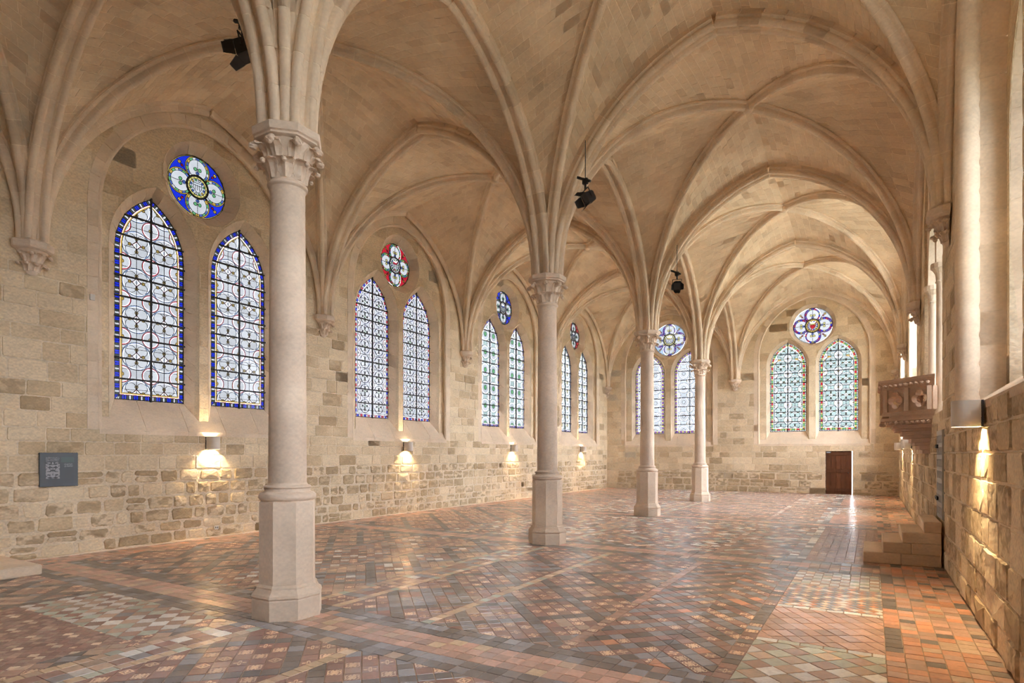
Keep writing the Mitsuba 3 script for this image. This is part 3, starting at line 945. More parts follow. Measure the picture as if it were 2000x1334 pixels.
# colonnettes and the double arch of the gallery
top = gal.intersection(box(0, 5.25, 99, 99))
for cy in (12.62, 14.48):
    top = top.difference(Polygon([(cy + s, z) for s, z in pointed(.80, 5.2, 5.3, 6.5)]))
ex = trimesh.creation.extrude_polygon(top.buffer(0), .24, engine='earcut')
V = np.asarray(ex.vertices)
put('wall_right__gallery_arch', (tw_right(V[:, 0], V[:, 1], -0.05 - V[:, 2]), np.asarray(ex.faces)), 'cut_stone', const_uv(V, .5))
labels['wall_right__gallery_arch'] = {'label': 'double pointed arch on thin colonnettes above the pulpit'}
for i, cy in enumerate((11.78, 13.55, 15.32)):
    k = 'wall_right__colonnette' + (f'_{i:03d}' if i else '')
    cx = R + .14
    V, F = lathe([(.13, 2.45), (.13, 2.55), (.105, 2.60), (.11, 2.66), (.085, 2.70), (.082, 4.90)], 20, (cx, cy))
    put(k, (V, F), 'cut_stone', const_uv(V, .75), smooth=True)
    V, F = lathe([(.085, 4.90), (.10, 4.93), (.085, 4.96), (.10, 5.08), (.15, 5.17), (.17, 5.18), (.17, 5.27), (.0, 5.27)], 16, (cx, cy))
    put(k + '__capital', (V, F), 'cut_stone', const_uv(V, .5))

# ------------------------------------------------------------------ vault
ZT_, ZA_, ZB_, ZF_ = 8.93, 8.70, 9.08, 8.80     # undersides of transverse, arcade, crossing and wall ribs
XS = [-L, -C, R]


def arch_pts(r0, a, zs, za, n):
    b = za - zs
    if b >= a:
        Rr = (a * a + b * b) / (2 * a)
        ph = np.linspace(0, math.acos(1 - a / Rr), n)
        r, z = r0 + Rr * (1 - np.cos(ph)), zs + Rr * np.sin(ph)
        nr, nz = -np.cos(ph), np.sin(ph)
    else:
        ph = np.linspace(0, PI / 2, n)
        r, z = r0 + a * (1 - np.cos(ph)), zs + b * np.sin(ph)
        nr, nz = -b * np.cos(ph), a * np.sin(ph)
        l = np.hypot(nr, nz)
        nr, nz = nr / l, nz / l
    return r, z, nr, nz


def support_r(ix, iy):
    inner = ix == 1 and 0 < iy < len(YS) - 1
    if inner:
        return .30
    return .24 if (ix == 1 or 0 < iy < len(YS) - 1) else .18


def roll_arc(cx, cy, r, a0, a1, n=7):
    return [(cx + r * math.cos(a), cy + r * math.sin(a)) for a in np.linspace(a0, a1, n)]


_hl = [(-.125, .36), (-.125, .20)] + roll_arc(-.135, .155, .028, PI * .5, PI * 1.25, 4) + [(-.135, .115)] + roll_arc(-.108, .058, .058, PI * .75, PI * 2.0, 8) + [(-.048, .085)]
_dl = [(-.085, .30), (-.085, .19)] + roll_arc(-.085, .150, .030, PI * .6, PI * 1.55, 5) + [(-.058, .115)] + roll_arc(0, .058, .058, PI * .95, PI * 1.5, 5)
PROFILE = {
    'wide': _hl + [(-x, y) for x, y in _hl[::-1]],
    'diag': _dl + [(-x, y) for x, y in _dl[-2::-1]],
    'wall': [(-.06, .22), (-.06, .14), (-.08, .12)] + roll_arc(-.02, .055, .055, PI, PI * 2, 7) + [(.045, .09), (.07, .10), (.10, .10), (.12, .13), (.12, .22)],
}
VOUS = []          # (rib key, pieces)
RIBN = [0]


def rib(p0, p1, r0, za, kind, label=None, clip=None):
    """A half arch from the support at p0 towards p1 (the crown), with its voussoirs."""
    p0, p1 = np.asarray(p0, float), np.asarray(p1, float)
    d = p1 - p0
    dist = np.linalg.norm(d)
    d = d / dist
    lat = np.array([d[1], -d[0]])
    prof = np.array(PROFILE[kind])

    def section(r, z, nr, nz, pr_):
        rr = r[:, None] + nr[:, None] * pr_[None, :, 1]
        rr = np.minimum(rr, dist + .002)
        zz = z[:, None] + nz[:, None] * pr_[None, :, 1]
        xy = p0[None, None, :] + rr[..., None] * d + pr_[None, :, 0, None] * lat
        return np.concatenate([xy, zz[..., None]], -1)

    def sweep(S, closed=True):
        n, m = S.shape[:2]
        i, j = np.meshgrid(np.arange(n - 1), np.arange(m), indexing='ij')
        k = (j + 1) % m
        F = np.stack([i * m + j, i * m + k, (i + 1) * m + k, (i + 1) * m + j], -1).reshape(-1, 4)
        F = np.vstack([F[:, [0, 1, 2]], F[:, [0, 2, 3]]])
        cap = [[0, q, q + 1] for q in range(1, m - 1)]
        o = (n - 1) * m
        F = np.vstack([F, np.array(cap), np.array([[o + a, o + c, o + b] for a, b, c in cap])])
        return S.reshape(-1, 3), F
    fine = arch_pts(r0, dist - r0, ZS, za, 90)
    ds = np.concatenate([[0], np.cumsum(np.hypot(np.diff(fine[0]), np.diff(fine[1])))])
    n = max(4, int(round(ds[-1] / .36)))
    core = prof * np.array([.975, 1.0]) + np.array([0, .004])
    idx = np.linspace(0, ds[-1], n * 2 + 1)
    at = lambda t: [np.interp(t, ds, q) for q in fine]
    V, F = sweep(section(*at(idx), core))
    RIBN[0] += 1
    key = 'ceiling__rib' + (f'_{RIBN[0] - 1:03d}' if RIBN[0] > 1 else '')
    pieces = []
    for i in range(n):
        g = .006
        t = np.linspace(ds[-1] * i / n + g, ds[-1] * (i + 1) / n - g, 3)
        Vp, Fp = sweep(section(*at(t), prof))
        pieces.append((Vp, Fp, const_uv(Vp, min(.999, max(0, rng.gauss(.6, .25))))))
    VOUS.append((key, (V, F), pieces))
    if label:
        labels[key] = {'label': label}


def half_curve(p0, p1, r0, za, depth, n):
    p0, p1 = np.asarray(p0, float), np.asarray(p1, float)
    d = p1 - p0
    dist = np.linalg.norm(d)
    d /= dist
    rw = max(r0 - depth, .01)
    r, z, _, _ = arch_pts(rw, dist - rw, ZS, za + depth * .92, n)
    return np.column_stack([p0[0] + r * d[0], p0[1] + r * d[1], z])


web, webstones, bosses = Bag(), [], []
NW = 28


def half_severy(A, D, center, stones):
    """Web between the edge arch A and the diagonal D (n x 3 each), courses of blocks below it."""
    vs = np.linspace(0, 1, 9)
    bulge = 0.10

    def S(t, v):
        i = np.clip(t * (NW - 1), 0, NW - 1.0001)
        k = i.astype(int)
        fr = (i - k)[..., None]
        a = A[k] * (1 - fr) + A[k + 1] * fr
        b = D[k] * (1 - fr) + D[k + 1] * fr
        w = np.linalg.norm(a - b, axis=-1)
        p = a * (1 - v[..., None]) + b * v[..., None]
        p[..., 2] += bulge * np.minimum(1, w / 3) * np.sin(PI * v) * t
        return p
    tt, vv = np.meshgrid(np.linspace(0, 1, NW), vs, indexing='ij')
    V = S(tt, vv).reshape(-1, 3)
    m = len(vs)
    F = [[i * m + j, i * m + j + 1, (i + 1) * m + j + 1, (i + 1) * m + j] for i in range(NW - 1) for j in range(m - 1)]
    web.add(V, np.array(F), 2.6)
    if not stones:
        return
    mid = S(np.linspace(0, 1, 200), np.full(200, .5))
    ds = np.concatenate([[0], np.cumsum(np.linalg.norm(np.diff(mid, axis=0), axis=1))])
    rows = int(ds[-1] / stones)
    cuts = np.interp(np.linspace(0, ds[-1], rows + 1), ds, np.linspace(0, 1, 200))
    for i in range(rows):
        t0, t1 = cuts[i], cuts[i + 1]
        tm_ = np.array([(t0 + t1) / 2] * 2)
        e = S(tm_, np.array([0., 1.]))
        w = np.linalg.norm(e[0] - e[1])
        if w < .10:
            continue
        n = max(1, int(round(w / (stones * 2.1))))
        cv = np.concatenate([[0], (np.arange(1, n) + (rng.uniform(-.35, .35) if n > 1 else 0) + np.array([rng.uniform(-.12, .12) for _ in range(n - 1)])) / n, [1]]) if n > 1 else np.array([0., 1.])
        gt = .0055 * (t1 - t0) / max(ds[-1] / rows, 1e-6)
        for j in range(n):
            if cv[j + 1] - cv[j] < .02:
                continue
            gv = .0055 / w
            c = S(np.array([t0 + gt, t0 + gt, t1 - gt, t1 - gt]), np.array([cv[j] + gv, cv[j + 1] - gv, cv[j + 1] - gv, cv[j] + gv]))
            nn = np.cross(c[1] - c[0], c[3] - c[0])
            l = np.linalg.norm(nn)
            if l < 1e-9:
                continue
            nn /= l
            if np.dot(nn, center - c.mean(0)) < 0:
                nn = -nn
            cc = c.mean(0)
            top = cc + (c - cc) * .985 + nn * (.004 + .003 * rng.random())
            V = np.vstack([c - nn * .004, top])
            webstones.append((V, np.array([[4, 5, 6], [4, 6, 7], [0, 1, 5], [0, 5, 4], [1, 2, 6], [1, 6, 5], [2, 3, 7], [2, 7, 6], [3, 0, 4], [3, 4, 7]]), const_uv(V, min(.999, max(.14, rng.gauss(.52, .28))))))


for ix in range(2):
    for iy in range(len(YS) - 1):
        x0, x1, y0, y1 = XS[ix], XS[ix + 1], YS[iy], YS[iy + 1]
        m = np.array([(x0 + x1) / 2, (y0 + y1) / 2])
        stones = 0 if iy == 0 else (.155 if iy < 4 else .20)
        for cx, jx in ((x0, ix), (x1, ix + 1)):
            for cy, jy in ((y0, iy), (y1, iy + 1)):
                r0 = support_r(jx, jy)
                D = half_curve((cx, cy), m, r0, ZB_, .19, NW)
                onend = jy in (0, len(YS) - 1)
                Ax = half_curve((cx, cy), (m[0], cy), r0, ZF_ + .15 if onend else ZT_, .12 if onend else .27, NW)
                Ay = half_curve((cx, cy), (cx, m[1]), r0, ZF_ if jx != 1 else ZA_, .12 if jx != 1 else .27, NW)
                ctr = np.array([m[0], m[1], 5.5])
                half_severy(Ax, D, ctr, stones)
                half_severy(Ay, D, ctr, stones)
                if iy > 0:
                    rib((cx, cy), m, r0, ZB_, 'diag')
        if iy > 0:
            V, F = lathe([(.0, 0), (.06, .005), (.10, .04), (.12, .10), (.12, .3)], 14, (m[0], m[1]))
            bosses.append((V + [0, 0, ZB_ - .035], F))
for iy in range(1, len(YS)):
    for ix in range(2):
        m = (XS[ix] + XS[ix + 1]) / 2
        for jx in (ix, ix + 1):
            if iy == len(YS) - 1:
                rib((XS[jx], YE - .06), (m, YE - .06), support_r(jx, iy), ZF_ + .15, 'wall')
            else:
                rib((XS[jx], YS[iy]), (m, YS[iy]), support_r(jx, iy), ZT_, 'wide')
    if iy < len(YS) - 1:
        for jx in range(3):
            ym = (YS[iy] + YS[iy + 1]) / 2
            off = {0: .06, 1: 0, 2: -.06}[jx]
            for jy in (iy, iy + 1):
                rib((XS[jx] + off, YS[jy]), (XS[jx] + off, ym), support_r(jx, jy), ZA_ if jx == 1 else ZF_, 'wide' if jx == 1 else 'wall')
# a roof slab above closes the attic
web.add(*cuboid(-L - 1.2, R + 1.4, YB - .3, YE + 1, ZTOP, ZTOP + .3), 2.6)
web.put('ceiling', 'vault_stone')
structure('ceiling', 'ribbed stone vault in two aisles over the hall')
emit('ceiling__web_stone', 'ceiling__web_masonry', webstones, 'vault_stone', 300, 'small blocks of the vault webs')
allv = [(score(p[0]), i, j) for i, (k, c, ps) in enumerate(VOUS) for j, p in enumerate(ps)]
allv.sort(key=lambda t: -t[0])
own = {(i, j) for s, i, j in allv[:300] if s > 100}
for i, (key, core, ps) in enumerate(VOUS):
    bag = Bag().add(core[0], core[1], 2.7)
    n = 0
    for j, p in enumerate(ps):
        if (i, j) in own:
            put(f'{key}__voussoir' + (f'_{n:03d}' if n else ''), p[:2], 'cut_stone', p[2], smooth=40)
            n += 1
        else:
            bag.add(*p)
    bag.put(key, 'cut_stone')
for i, (V, F) in enumerate(bosses):
    put('ceiling__boss' + (f'_{i:03d}' if i else ''), (V, F), 'cut_stone', const_uv(V, .6), smooth=True)


# ------------------------------------------------------------------ columns and corbels
def leaf_mesh(base, out, up, h, w, curl, lean):
    """A carved leaf: rises from base along up, leans outwards and curls over at the tip."""
    base, out = np.asarray(base, float), np.asarray(out, float)
    side = np.cross(out, (0, 0, 1))
    P = []
    nt = 7
    for i in range(nt):
        t = i / (nt - 1)
        a = max(0, t - .62) / .38
        z = h * (t if t < .62 else .62 + .30 * math.sin(a * 2.4))
        o = lean * t ** 1.6 + (curl * (1 - math.cos(a * 2.4)) if a > 0 else 0)
        ww = w * (.55 + .9 * t - 1.15 * max(0, t - .55) ** 1.2) * (1 + .10 * math.sin(t * 22))
        for s in (-1, -.5, 0, .5, 1):
            ridge = (.018 if s == 0 else -.012 * abs(s)) * (1 if t < .9 else .5)
            P.append(base + side * ww * s + out * (o + ridge) + np.array([0, 0, z]))
    P = np.array(P)
    Q = P - out * .034
    F = []
    for i in range(nt - 1):
        for j in range(4):
            a = i * 5 + j
            F.append([a, a + 1, a + 6, a + 5])
    n = len(P)
    G = [[n + q for q in f[::-1]] for f in F]
    E = []
    loop = [j for j in range(5)] + [i * 5 + 4 for i in range(1, nt)] + [(nt - 1) * 5 + j for j in (3, 2, 1, 0)] + [i * 5 for i in range(nt - 2, 0, -1)]
    for a, b in zip(loop, loop[1:] + loop[:1]):
        E.append([a, b, n + b, n + a])
    return np.vstack([P, Q]), np.array(F + G + E)


def knob(c, r):
    m = trimesh.creation.icosphere(2, r)
    V = np.asarray(m.vertices) * [1, 1, .9]
    V *= 1 + 0.55 * (meshkit.noise(V / r * 2.2 + np.asarray(c) * 5)[:, None] - .5)
    return V + np.asarray(c), np.asarray(m.faces)


ocol = ['nearest column, its octagonal pedestal in front of the info panel wall', 'second column, in the middle of the tiled floor', 'third column, in front of the left end-wall windows',
        'fourth and farthest column, slim beside the end wall']
for i in range(4):
    cx, cy = -C, YS[i + 2]
    key = 'column' + (f'_{i:03d}' if i else '')
    thing(key, 'pale stone ' + ocol[i], 'column', 'columns of the hall')
    V, F = poly_prism([(.345, 0), (.345, .205), (.338, .215), (.352, .235), (.345, .262), (.318, .285), (.300, .318), (.302, .335), (.278, .36)], 8, 0, (cx, cy))
    put(f'{key}__base', (V, F), 'shaft_stone', const_uv(V, .55), smooth=25)
    labels[f'{key}__base'] = {'label': 'moulded octagonal base block'}
    V, F = poly_prism([(.278, .362), (.277, .80), (.276, 1.235), (.262, 1.25)], 8, 0, (cx, cy))
    put(f'{key}__pedestal', (V, F), 'shaft_stone', const_uv(V, .7), smooth=25)
    prof = [(.24, 1.235)] + [(.245 + .055 * math.cos(a), 1.292 + .05 * math.sin(a)) for a in np.linspace(-PI / 2, PI / 2, 9)] + [(.243, 1.345), (.235, 1.362), (.245, 1.378)] + \
           [(.225 + .022 * math.cos(a), 1.395 + .018 * math.sin(a)) for a in np.linspace(-PI / 2, PI / 2, 6)] + [(.212, 1.418), (.2, 1.44)]
    V, F = lathe(prof, 40, (cx, cy))
    put(f'{key}__torus', (V, F), 'shaft_stone', const_uv(V, .6), smooth=True)
    drums = [1.44, 2.55, 3.62, 4.63]
    V, F = lathe([(.200 - .017 * (z - 1.44) / 3.2, z) for z in np.linspace(1.44, 4.645, 14)], 40, (cx, cy))
    put(f'{key}__shaft', (V, F), 'shaft_stone', const_uv(V, .45), smooth=True)
    bell = [(.182, 4.60), (.188, 4.64)] + [(.188 + .026 * math.cos(a), 4.675 + .026 * math.sin(a)) for a in np.linspace(-PI / 2, PI / 2, 7)] + [(.186, 4.71), (.19, 4.80), (.205, 4.92), (.235, 5.02), (.275, 5.09), (.28, 5.115)]
    V, F = lathe(bell, 32, (cx, cy))
    put(f'{key}__capital', (V, F), 'shaft_stone', const_uv(V, .4), smooth=True)
    V, F = poly_prism([(.27, 5.105), (.315, 5.125), (.318, 5.145), (.338, 5.155), (.345, 5.175), (.345, 5.235), (.33, 5.245)], 8, 0, (cx, cy))
    put(f'{key}__abacus', (V, F), 'shaft_stone', const_uv(V, .5), smooth=25)
    n = 0
    for k in range(8):
        for tier in (0, 1):
            a = k * PI / 4 + (PI / 8 if tier else 0)
            o = np.array([math.cos(a), math.sin(a), 0])
            b = np.array([cx, cy, 4.72 if not tier else 4.80]) + o * (.192 if not tier else .197)
            bg = Bag().add(*leaf_mesh(b, o, None, .20 if not tier else .30, .088 if not tier else .060, .04, .055 if not tier else .10))
            tip = b + o * (.125 if not tier else .165) + np.array([0, 0, .135 if not tier else .235])
            bg.add(*knob(tip, .028 if not tier else .044))
            if tier:
                bg.add(*knob(tip + np.array([0, 0, .035]) - o * .03, .036))
            bg.put(f'{key}__capital__leaf' + (f'_{n:03d}' if n else ''), 'shaft_stone')
            n += 1

CORN = [0]


def corbel(x, y, face, label, half=True):
    """A carved corbel under a bundle of ribs; face: the direction into the room."""
    key = 'corbel' + (f'_{CORN[0]:03d}' if CORN[0] else '')
    CORN[0] += 1
    thing(key, label, 'corbel', 'carved corbels under the vault ribs')
    f = np.array([face[0], face[1]], float)
    f /= np.linalg.norm(f)
    rot = math.atan2(f[1], f[0])

    def clip(V):                                      # nothing goes deeper than 6 cm into the wall
        q = (V[:, :2] - [x, y]) @ f
        V = V.copy()
        V[:, :2] += np.where(q < .03, .03 - q, 0)[:, None] * f
        V[:, 0] = np.clip(V[:, 0], -L + .012, R - .012)
        V[:, 1] = np.minimum(V[:, 1], YE - .012)
        return V
    V, F = poly_prism([(.24, 5.09), (.275, 5.11), (.285, 5.13), (.285, 5.215), (.27, 5.235)], 8, rot, (x, y))
    put(f'{key}__abacus', (clip(V), F), 'shaft_stone', const_uv(V, .5), smooth=25)
    V, F = lathe([(.02, 4.70), (.07, 4.72), (.10, 4.78), (.11, 4.86), (.14, 4.95), (.19, 5.04), (.24, 5.10)], 20, (x, y))
    put(f'{key}__bell', (clip(V), F), 'shaft_stone', const_uv(V, .45), smooth=True)
    n = 0
    for k in range(-2, 3):
        for tier in (0, 1):
            a = rot + k * PI / 5 + (PI / 10 if tier and k < 2 else 0)
            o = np.array([math.cos(a), math.sin(a), 0])
            b = np.array([x, y, 4.76 if not tier else 4.85]) + o * (.10 if not tier else .12)
            bg = Bag().add(*leaf_mesh(b, o, None, .15 if not tier else .22, .05, .03, .06 if not tier else .09)).add(*knob(b + o * (.115 if not tier else .145) + np.array([0, 0, .10 if not tier else .165]), .03))
            V, F = bg.mesh()
            put(f'{key}__leaf' + (f'_{n:03d}' if n else ''), (clip(V), F), 'shaft_stone', const_uv(V, .45))
            n += 1


for i in range(4):
    corbel(-L, YS[i + 2], (1, 0), ['carved leaf corbel on the left wall, before the blue-bordered lancets', 'carved leaf corbel on the left wall, between the blue and the red bordered window pairs',
                                   'carved leaf corbel on the left wall, between the second and third window pairs', 'carved leaf corbel on the left wall, between the third and fourth window pairs'][i])
corbel(-L, YE, (1, -1), 'small carved corbel in the far left corner of the hall')
corbel(-C, YE, (0, -1), 'carved corbel in the middle of the end wall, between its two window pairs')
corbel(R, YE, (-1, -1), 'small carved corbel in the far right corner, above the pulpit rail')
for i in (1, 2, 3):
    corbel(R, YS[i + 2], (-1, 0), ['', 'large carved corbel on the right wall above the iron shutter', 'carved corbel on the right wall just past the pulpit', 'carved corbel on the right wall, close to the end wall'][i])

# ------------------------------------------------------------------ floor
TS = .14
tiles, small = [], []


def tile_piece(P, code, local=None):
    P = np.asarray(P, float)
    n = len(P)
    c = P.mean(0)
    ident = rng.randrange(1, 4000)
    h = rng.uniform(-.0012, .0015)
    tx, ty = rng.gauss(0, .006), rng.gauss(0, .006)
    d = c - P
    Q = P + d / np.maximum(np.linalg.norm(d, axis=1, keepdims=True), 1e-6) * .004
    zt = h + (Q - c) @ np.array([tx, ty])
    V = np.vstack([np.column_stack([P, np.full(n, -.006)]), np.column_stack([Q, zt])])
    F = [[i, (i + 1) % n, n + (i + 1) % n] for i in range(n)] + [[i, n + (i + 1) % n, n + i] for i in range(n)] + [[n, n + k, n + k + 1] for k in range(1, n - 1)]
    uvl = local if local is not None else np.full((n, 2), .5)
    uvl = np.clip(uvl, .001, .999)
    U = np.vstack([uvl, uvl]) + [2 * code, 2 * ident]
    tiles.append((V, np.array(F), U))


OBST = [Polygon([(-C + .37 * math.cos(a), YS[k] + .37 * math.sin(a)) for a in np.arange(8) * PI / 4 + PI / 8]) for k in range(2, 6)]


def field(x0, x1, y0, y1, size, ang, code, gap=.0025, aspect=1.0, centre=None):
    """Tiles of one field: a grid turned by ang, cut to the rectangle. code(i, j, x, y) gives the tile's colour."""
    rect = box(x0, y0, x1, y1)
    for o in OBST:
        if o.intersects(rect):
            rect = rect.difference(o)
    pr_ = prep(rect)
    ox, oy = centre if centre is not None else ((x0 + x1) / 2, (y0 + y1) / 2)
    ca, sa = math.cos(ang), math.sin(ang)
    diag = math.hypot(x1 - x0, y1 - y0) + size
    ni, nj = int(diag / size) + 1, int(diag / (size * aspect)) + 1
    for i in range(-ni, ni):
        for j in range(-nj, nj):
            lx0, ly0 = i * size, j * size * aspect
            cx, cy = lx0 + size / 2, ly0 + size * aspect / 2
            wx, wy = ox + cx * ca - cy * sa, oy + cx * sa + cy * ca
            if wx < x0 - size or wx > x1 + size or wy < y0 - size or wy > y1 + size:
                continue
            c4 = [(lx0 + gap, ly0 + gap), (lx0 + size - gap, ly0 + gap), (lx0 + size - gap, ly0 + size * aspect - gap), (lx0 + gap, ly0 + size * aspect - gap)]
            W = [(ox + a * ca - b * sa, oy + a * sa + b * ca) for a, b in c4]
            g = Polygon(W)
            if pr_.contains(g):
                k = code(i, j, wx, wy)
                tile_piece(W, k, np.array([(0, 0), (1, 0), (1, 1), (0, 1)], float))
            elif pr_.intersects(g):
                q = g.intersection(rect)
                q = max(getattr(q, 'geoms', [q]), key=lambda t: t.area)
                if q.geom_type != 'Polygon' or q.area < .0006:
                    continue
                q = q.buffer(-gap * .5, join_style=2)
                if q.geom_type != 'Polygon' or q.is_empty or len(q.interiors):
                    continue
                P = np.array(q.exterior.coords)[:-1]
                if not q.exterior.is_ccw:
                    P = P[::-1]
                k = code(i, j, wx, wy)
                lo = np.column_stack([((P[:, 0] - ox) * ca + (P[:, 1] - oy) * sa - lx0) / size, (-(P[:, 0] - ox) * sa + (P[:, 1] - oy) * ca - ly0) / (size * aspect)])
                tile_piece(P, k, lo)


pick = lambda *w: rng.choices([c for c, _ in w], [q for _, q in w])[0]


def band(x0, x1, yc):
    """The band across the hall at a row of columns: dark, terracotta, dark."""
    for y0, y1, kinds in ((-.50, -.22, [(2, 5), (3, 3), (12, 4), (9, .6)]), (-.22, .20, [(0, 6), (11, 2), (9, 2), (5, .6)]), (.20, .48, [(2, 5), (12, 4), (3, 3), (11, .5)])):
        field(x0, x1, yc + y0, yc + y1, TS, 0, lambda i, j, x, y, kinds=kinds: pick(*kinds), centre=(x0, yc + y0))


def framed(n, inner):
    """45 degree boxes: double dark frames every n tiles with an inner pattern."""
    def code(i, j, x, y):
        a, b = i % n, j % n
        if a == 0 or b == 0:
            return pick((2, 6), (12, 4), (3, 2))
        return inner((i - a) // n, (j - b) // n, a, b)
    return code


checker = lambda I, J, a, b: (6 if (a + b) % 2 else pick((1, 5), (11, 1))) if (I + J) % 3 else pick((6, 2), (1, 2), (9, .5))
mixed = lambda i, j, x, y: pick((1, 4), (6, 4), (3, 3), (2, 2), (8, 1.2), (4, 1.4), (10, 1), (11, 2))
bluish = lambda i, j, x, y: pick((3, 5), (8, 2), (1, 3), (6, 3), (2, 2), (9, 1)) if (i + j) % 2 else pick((1, 4), (6, 3), (9, 1))
sand = lambda i, j, x, y: pick((9, 5), (5, 3), (11, 2), (6, 1))


def chevron(xc):
    def code(i, j, x, y):
        k = (i if x > xc else j)
        return pick((2, 4), (3, 4), (12, 2)) if k % 2 else pick((1, 5), (6, 3), (7, .6))
    return code


def line(x0, x1, y0, y1, kinds):
    field(x0, x1, y0, y1, x1 - x0, 0, lambda i, j, x, y: pick(*kinds), centre=(x0, y0))


bays = [(YB + .5, YS[1] - .5, 0)] + [(YS[k] + .48, YS[k + 1] - .50 if k < 5 else YE, k) for k in range(1, 6)]
for y0, y1, k in bays:
    if k == 0:
        continue
    y0 = max(y0, -1.2)
    # right aisle
    if k <= 2:
        line(-C + .15, -C + .27, y0, y1, [(5, 3), (4, 2), (10, 1), (9, 1)])
        field(-5.24, -4.04, y0, y1, TS, PI / 4, framed(6, lambda I, J, a, b: (pick((3, 5), (1, 3)) if (I + J) % 4 == 0 else checker(I, J, a, b))))
        line(-4.04, -3.92, y0, y1, [(5, 4), (4, 2), (10, 1), (9, 1)])
        field(-3.92, -2.44, y0, y1, TS, PI / 4, framed(5, checker), centre=(-3.1, 6.44))
        line(-2.44, -2.32, y0, y1, [(11, 4), (6, 2), (0, 2)])
        field(-2.32, -1.60, y0, y1, TS, PI / 4, chevron(9), centre=(-1.60, y0))
        field(-1.60, -1.09, y0, y1, TS, PI / 4, chevron(-9), centre=(-1.60, y0))
        field(-1.09, -.95, y0, y1, .14, 0, lambda i, j, x, y: pick((6, 3), (2, 2)) if j % 2 else pick((12, 3), (1, 1), (3, 1)), centre=(-1.09, y0), aspect=.9)
    else:
        line(-C + .15, -C + .27, y0, y1, [(9, 3), (4, 2)])
        field(-5.24, -2.44, y0, y1, TS, PI / 4, framed(6, checker) if k != 3 else mixed)
        line(-2.44, -2.32, y0, y1, [(11, 4), (8, 1)])
        field(-2.32, -1.24, y0, y1, TS, PI / 4, framed(5, checker) if k == 4 else mixed)
        field(-1.24, -.95, y0, y1, .145, 0, lambda i, j, x, y: pick((8, 3), (3, 3), (2, 2)) if i % 2 else pick((3, 3), (8, 1.5), (1, 2)), centre=(-1.24, y0))
    field(-C - .15, -C + .15, y0, y1, .15, 0, lambda i, j, x, y: pick((3, 3), (1, 3), (9, 2), (8, 1), (6, 2)), centre=(-C - .15, y0))
    # the strip of panels beside the border
    if k == 2:
        pan = [(y0, 6.03, .175, PI / 4, lambda i, j, x, y: pick((4, 3), (8, 3)) if (i % 2 == 0 and True) and (j % 2 == 0) or (i % 2 and j % 2) else pick((9, 3), (11, 2), (5, .5)), 1),
               (6.03, 6.13, .19, 0, lambda i, j, x, y: pick((8, 3), (4, 2)), .6), (6.13, 7.50, .21, -1.0, lambda i, j, x, y: pick((0, 5), (11, 1.5)), .62), (7.50, 7.60, .17, 0, lambda i, j, x, y: 8, .7),
               (7.60, 8.90, .085, PI / 4, lambda i, j, x, y: pick((3, 4), (8, 1)) if (i + j) % 2 else pick((0, 3), (7, 1.5), (10, 1.5)), 1),
               (8.90, y1, .115, 0, lambda i, j, x, y: pick((8, 5), (10, 1)) if (i + j) % 2 else pick((9, 2), (4, 1.5), (3, 1)), 1.0)]
    elif k == 3:
        pan = [(y0, y1, .14, 0, lambda i, j, x, y: pick((1, 4), (11, 2), (6, 2)), .5)]
    else:
        pan = [(y0, (y0 + y1) / 2, .14, PI / 4, lambda i, j, x, y: pick((0, 5), (11, 2)), 1), ((y0 + y1) / 2, y1, .14, 0, lambda i, j, x, y: pick((8, 2), (9, 2)) if (i + j) % 2 else pick((1, 2), (3, 1)), 1)]
    for a, b, sz, an, cd, asp in pan:
        field(-.95, .10, a, b, sz, an, cd, aspect=asp, centre=(-.95, a))
    # left aisle
    line(-C - .27, -C - .15, y0, y1, [(9, 3), (5, 2), (4, 1)])
    if k <= 2:
        if k == 1:
            field(-7.3, -6.0, 2.95, y1, .16, PI / 4, lambda i, j, x, y: pick((8, 3), (4, 3), (3, 1)) if (i + j) % 2 else pick((9, 3), (11, 2), (1, 1)))
            field(-8.6, -6.0, 1.0, 2.95, .078, PI / 4, lambda i, j, x, y: pick((10, 4), (9, 2)) if (i % 4 in (0, 1)) and (j % 4 in (0, 1)) and (i + j) % 2 else pick((1, 6), (6, .1), (11, 2)))
            field(-6.0, -C - .27, y0, y1, TS, PI / 4, framed(5, lambda I, J, a, b: pick((9, 3), (6, 3), (11, 2))))
        field(-7.0, -C - .27, y0 if k != 1 else y1 - .001, y1, TS, PI / 4, (lambda f: lambda i, j, x, y: f(i, j, x, y))(framed(5, lambda I, J, a, b: pick((9, 4), (5, 2), (6, 2), (11, 2)) if (I + J) % 2 else pick((8, .6), (3, 2), (1, 3), (6, 2)))))
        if k != 1:
            line(-7.1, -7.0, y0, y1, [(9, 3), (11, 2)])
        field(-8.4, -7.1 if k != 1 else -7.3, y0 if k != 1 else 2.95, y1, TS, PI / 4, (lambda i, j, x, y: (pick((8, 3), (4, 3)) if (i + j) % 2 else pick((9, 3), (1, 2), (10, 1)))) if k == 1 else bluish)
        line(-8.52, -8.4, y0, y1, [(2, 3), (12, 2)])
        field(-9.9, -8.52, y0, y1, TS, PI / 4, framed(4, lambda I, J, a, b: pick((9, 4), (11, 3), (6, 2))))
        line(-10.02, -9.9, y0, y1, [(9, 3), (11, 2)])
        field(-11.2, -10.02, y0, y1, TS, PI / 4, framed(6, checker))
    else:
        field(-8.4, -C - .27, y0, y1, TS, PI / 4, mixed)
        field(-11.2, -8.4, y0, y1, TS, PI / 4, framed(6, checker))
for k in range(1, 6):
    band(-11.2, .10, YS[k])
field(-11.2, .10, YS[-1] - .0, YS[-1], TS, 0, lambda i, j, x, y: 0)
# borders along the walls
bcol = [0]


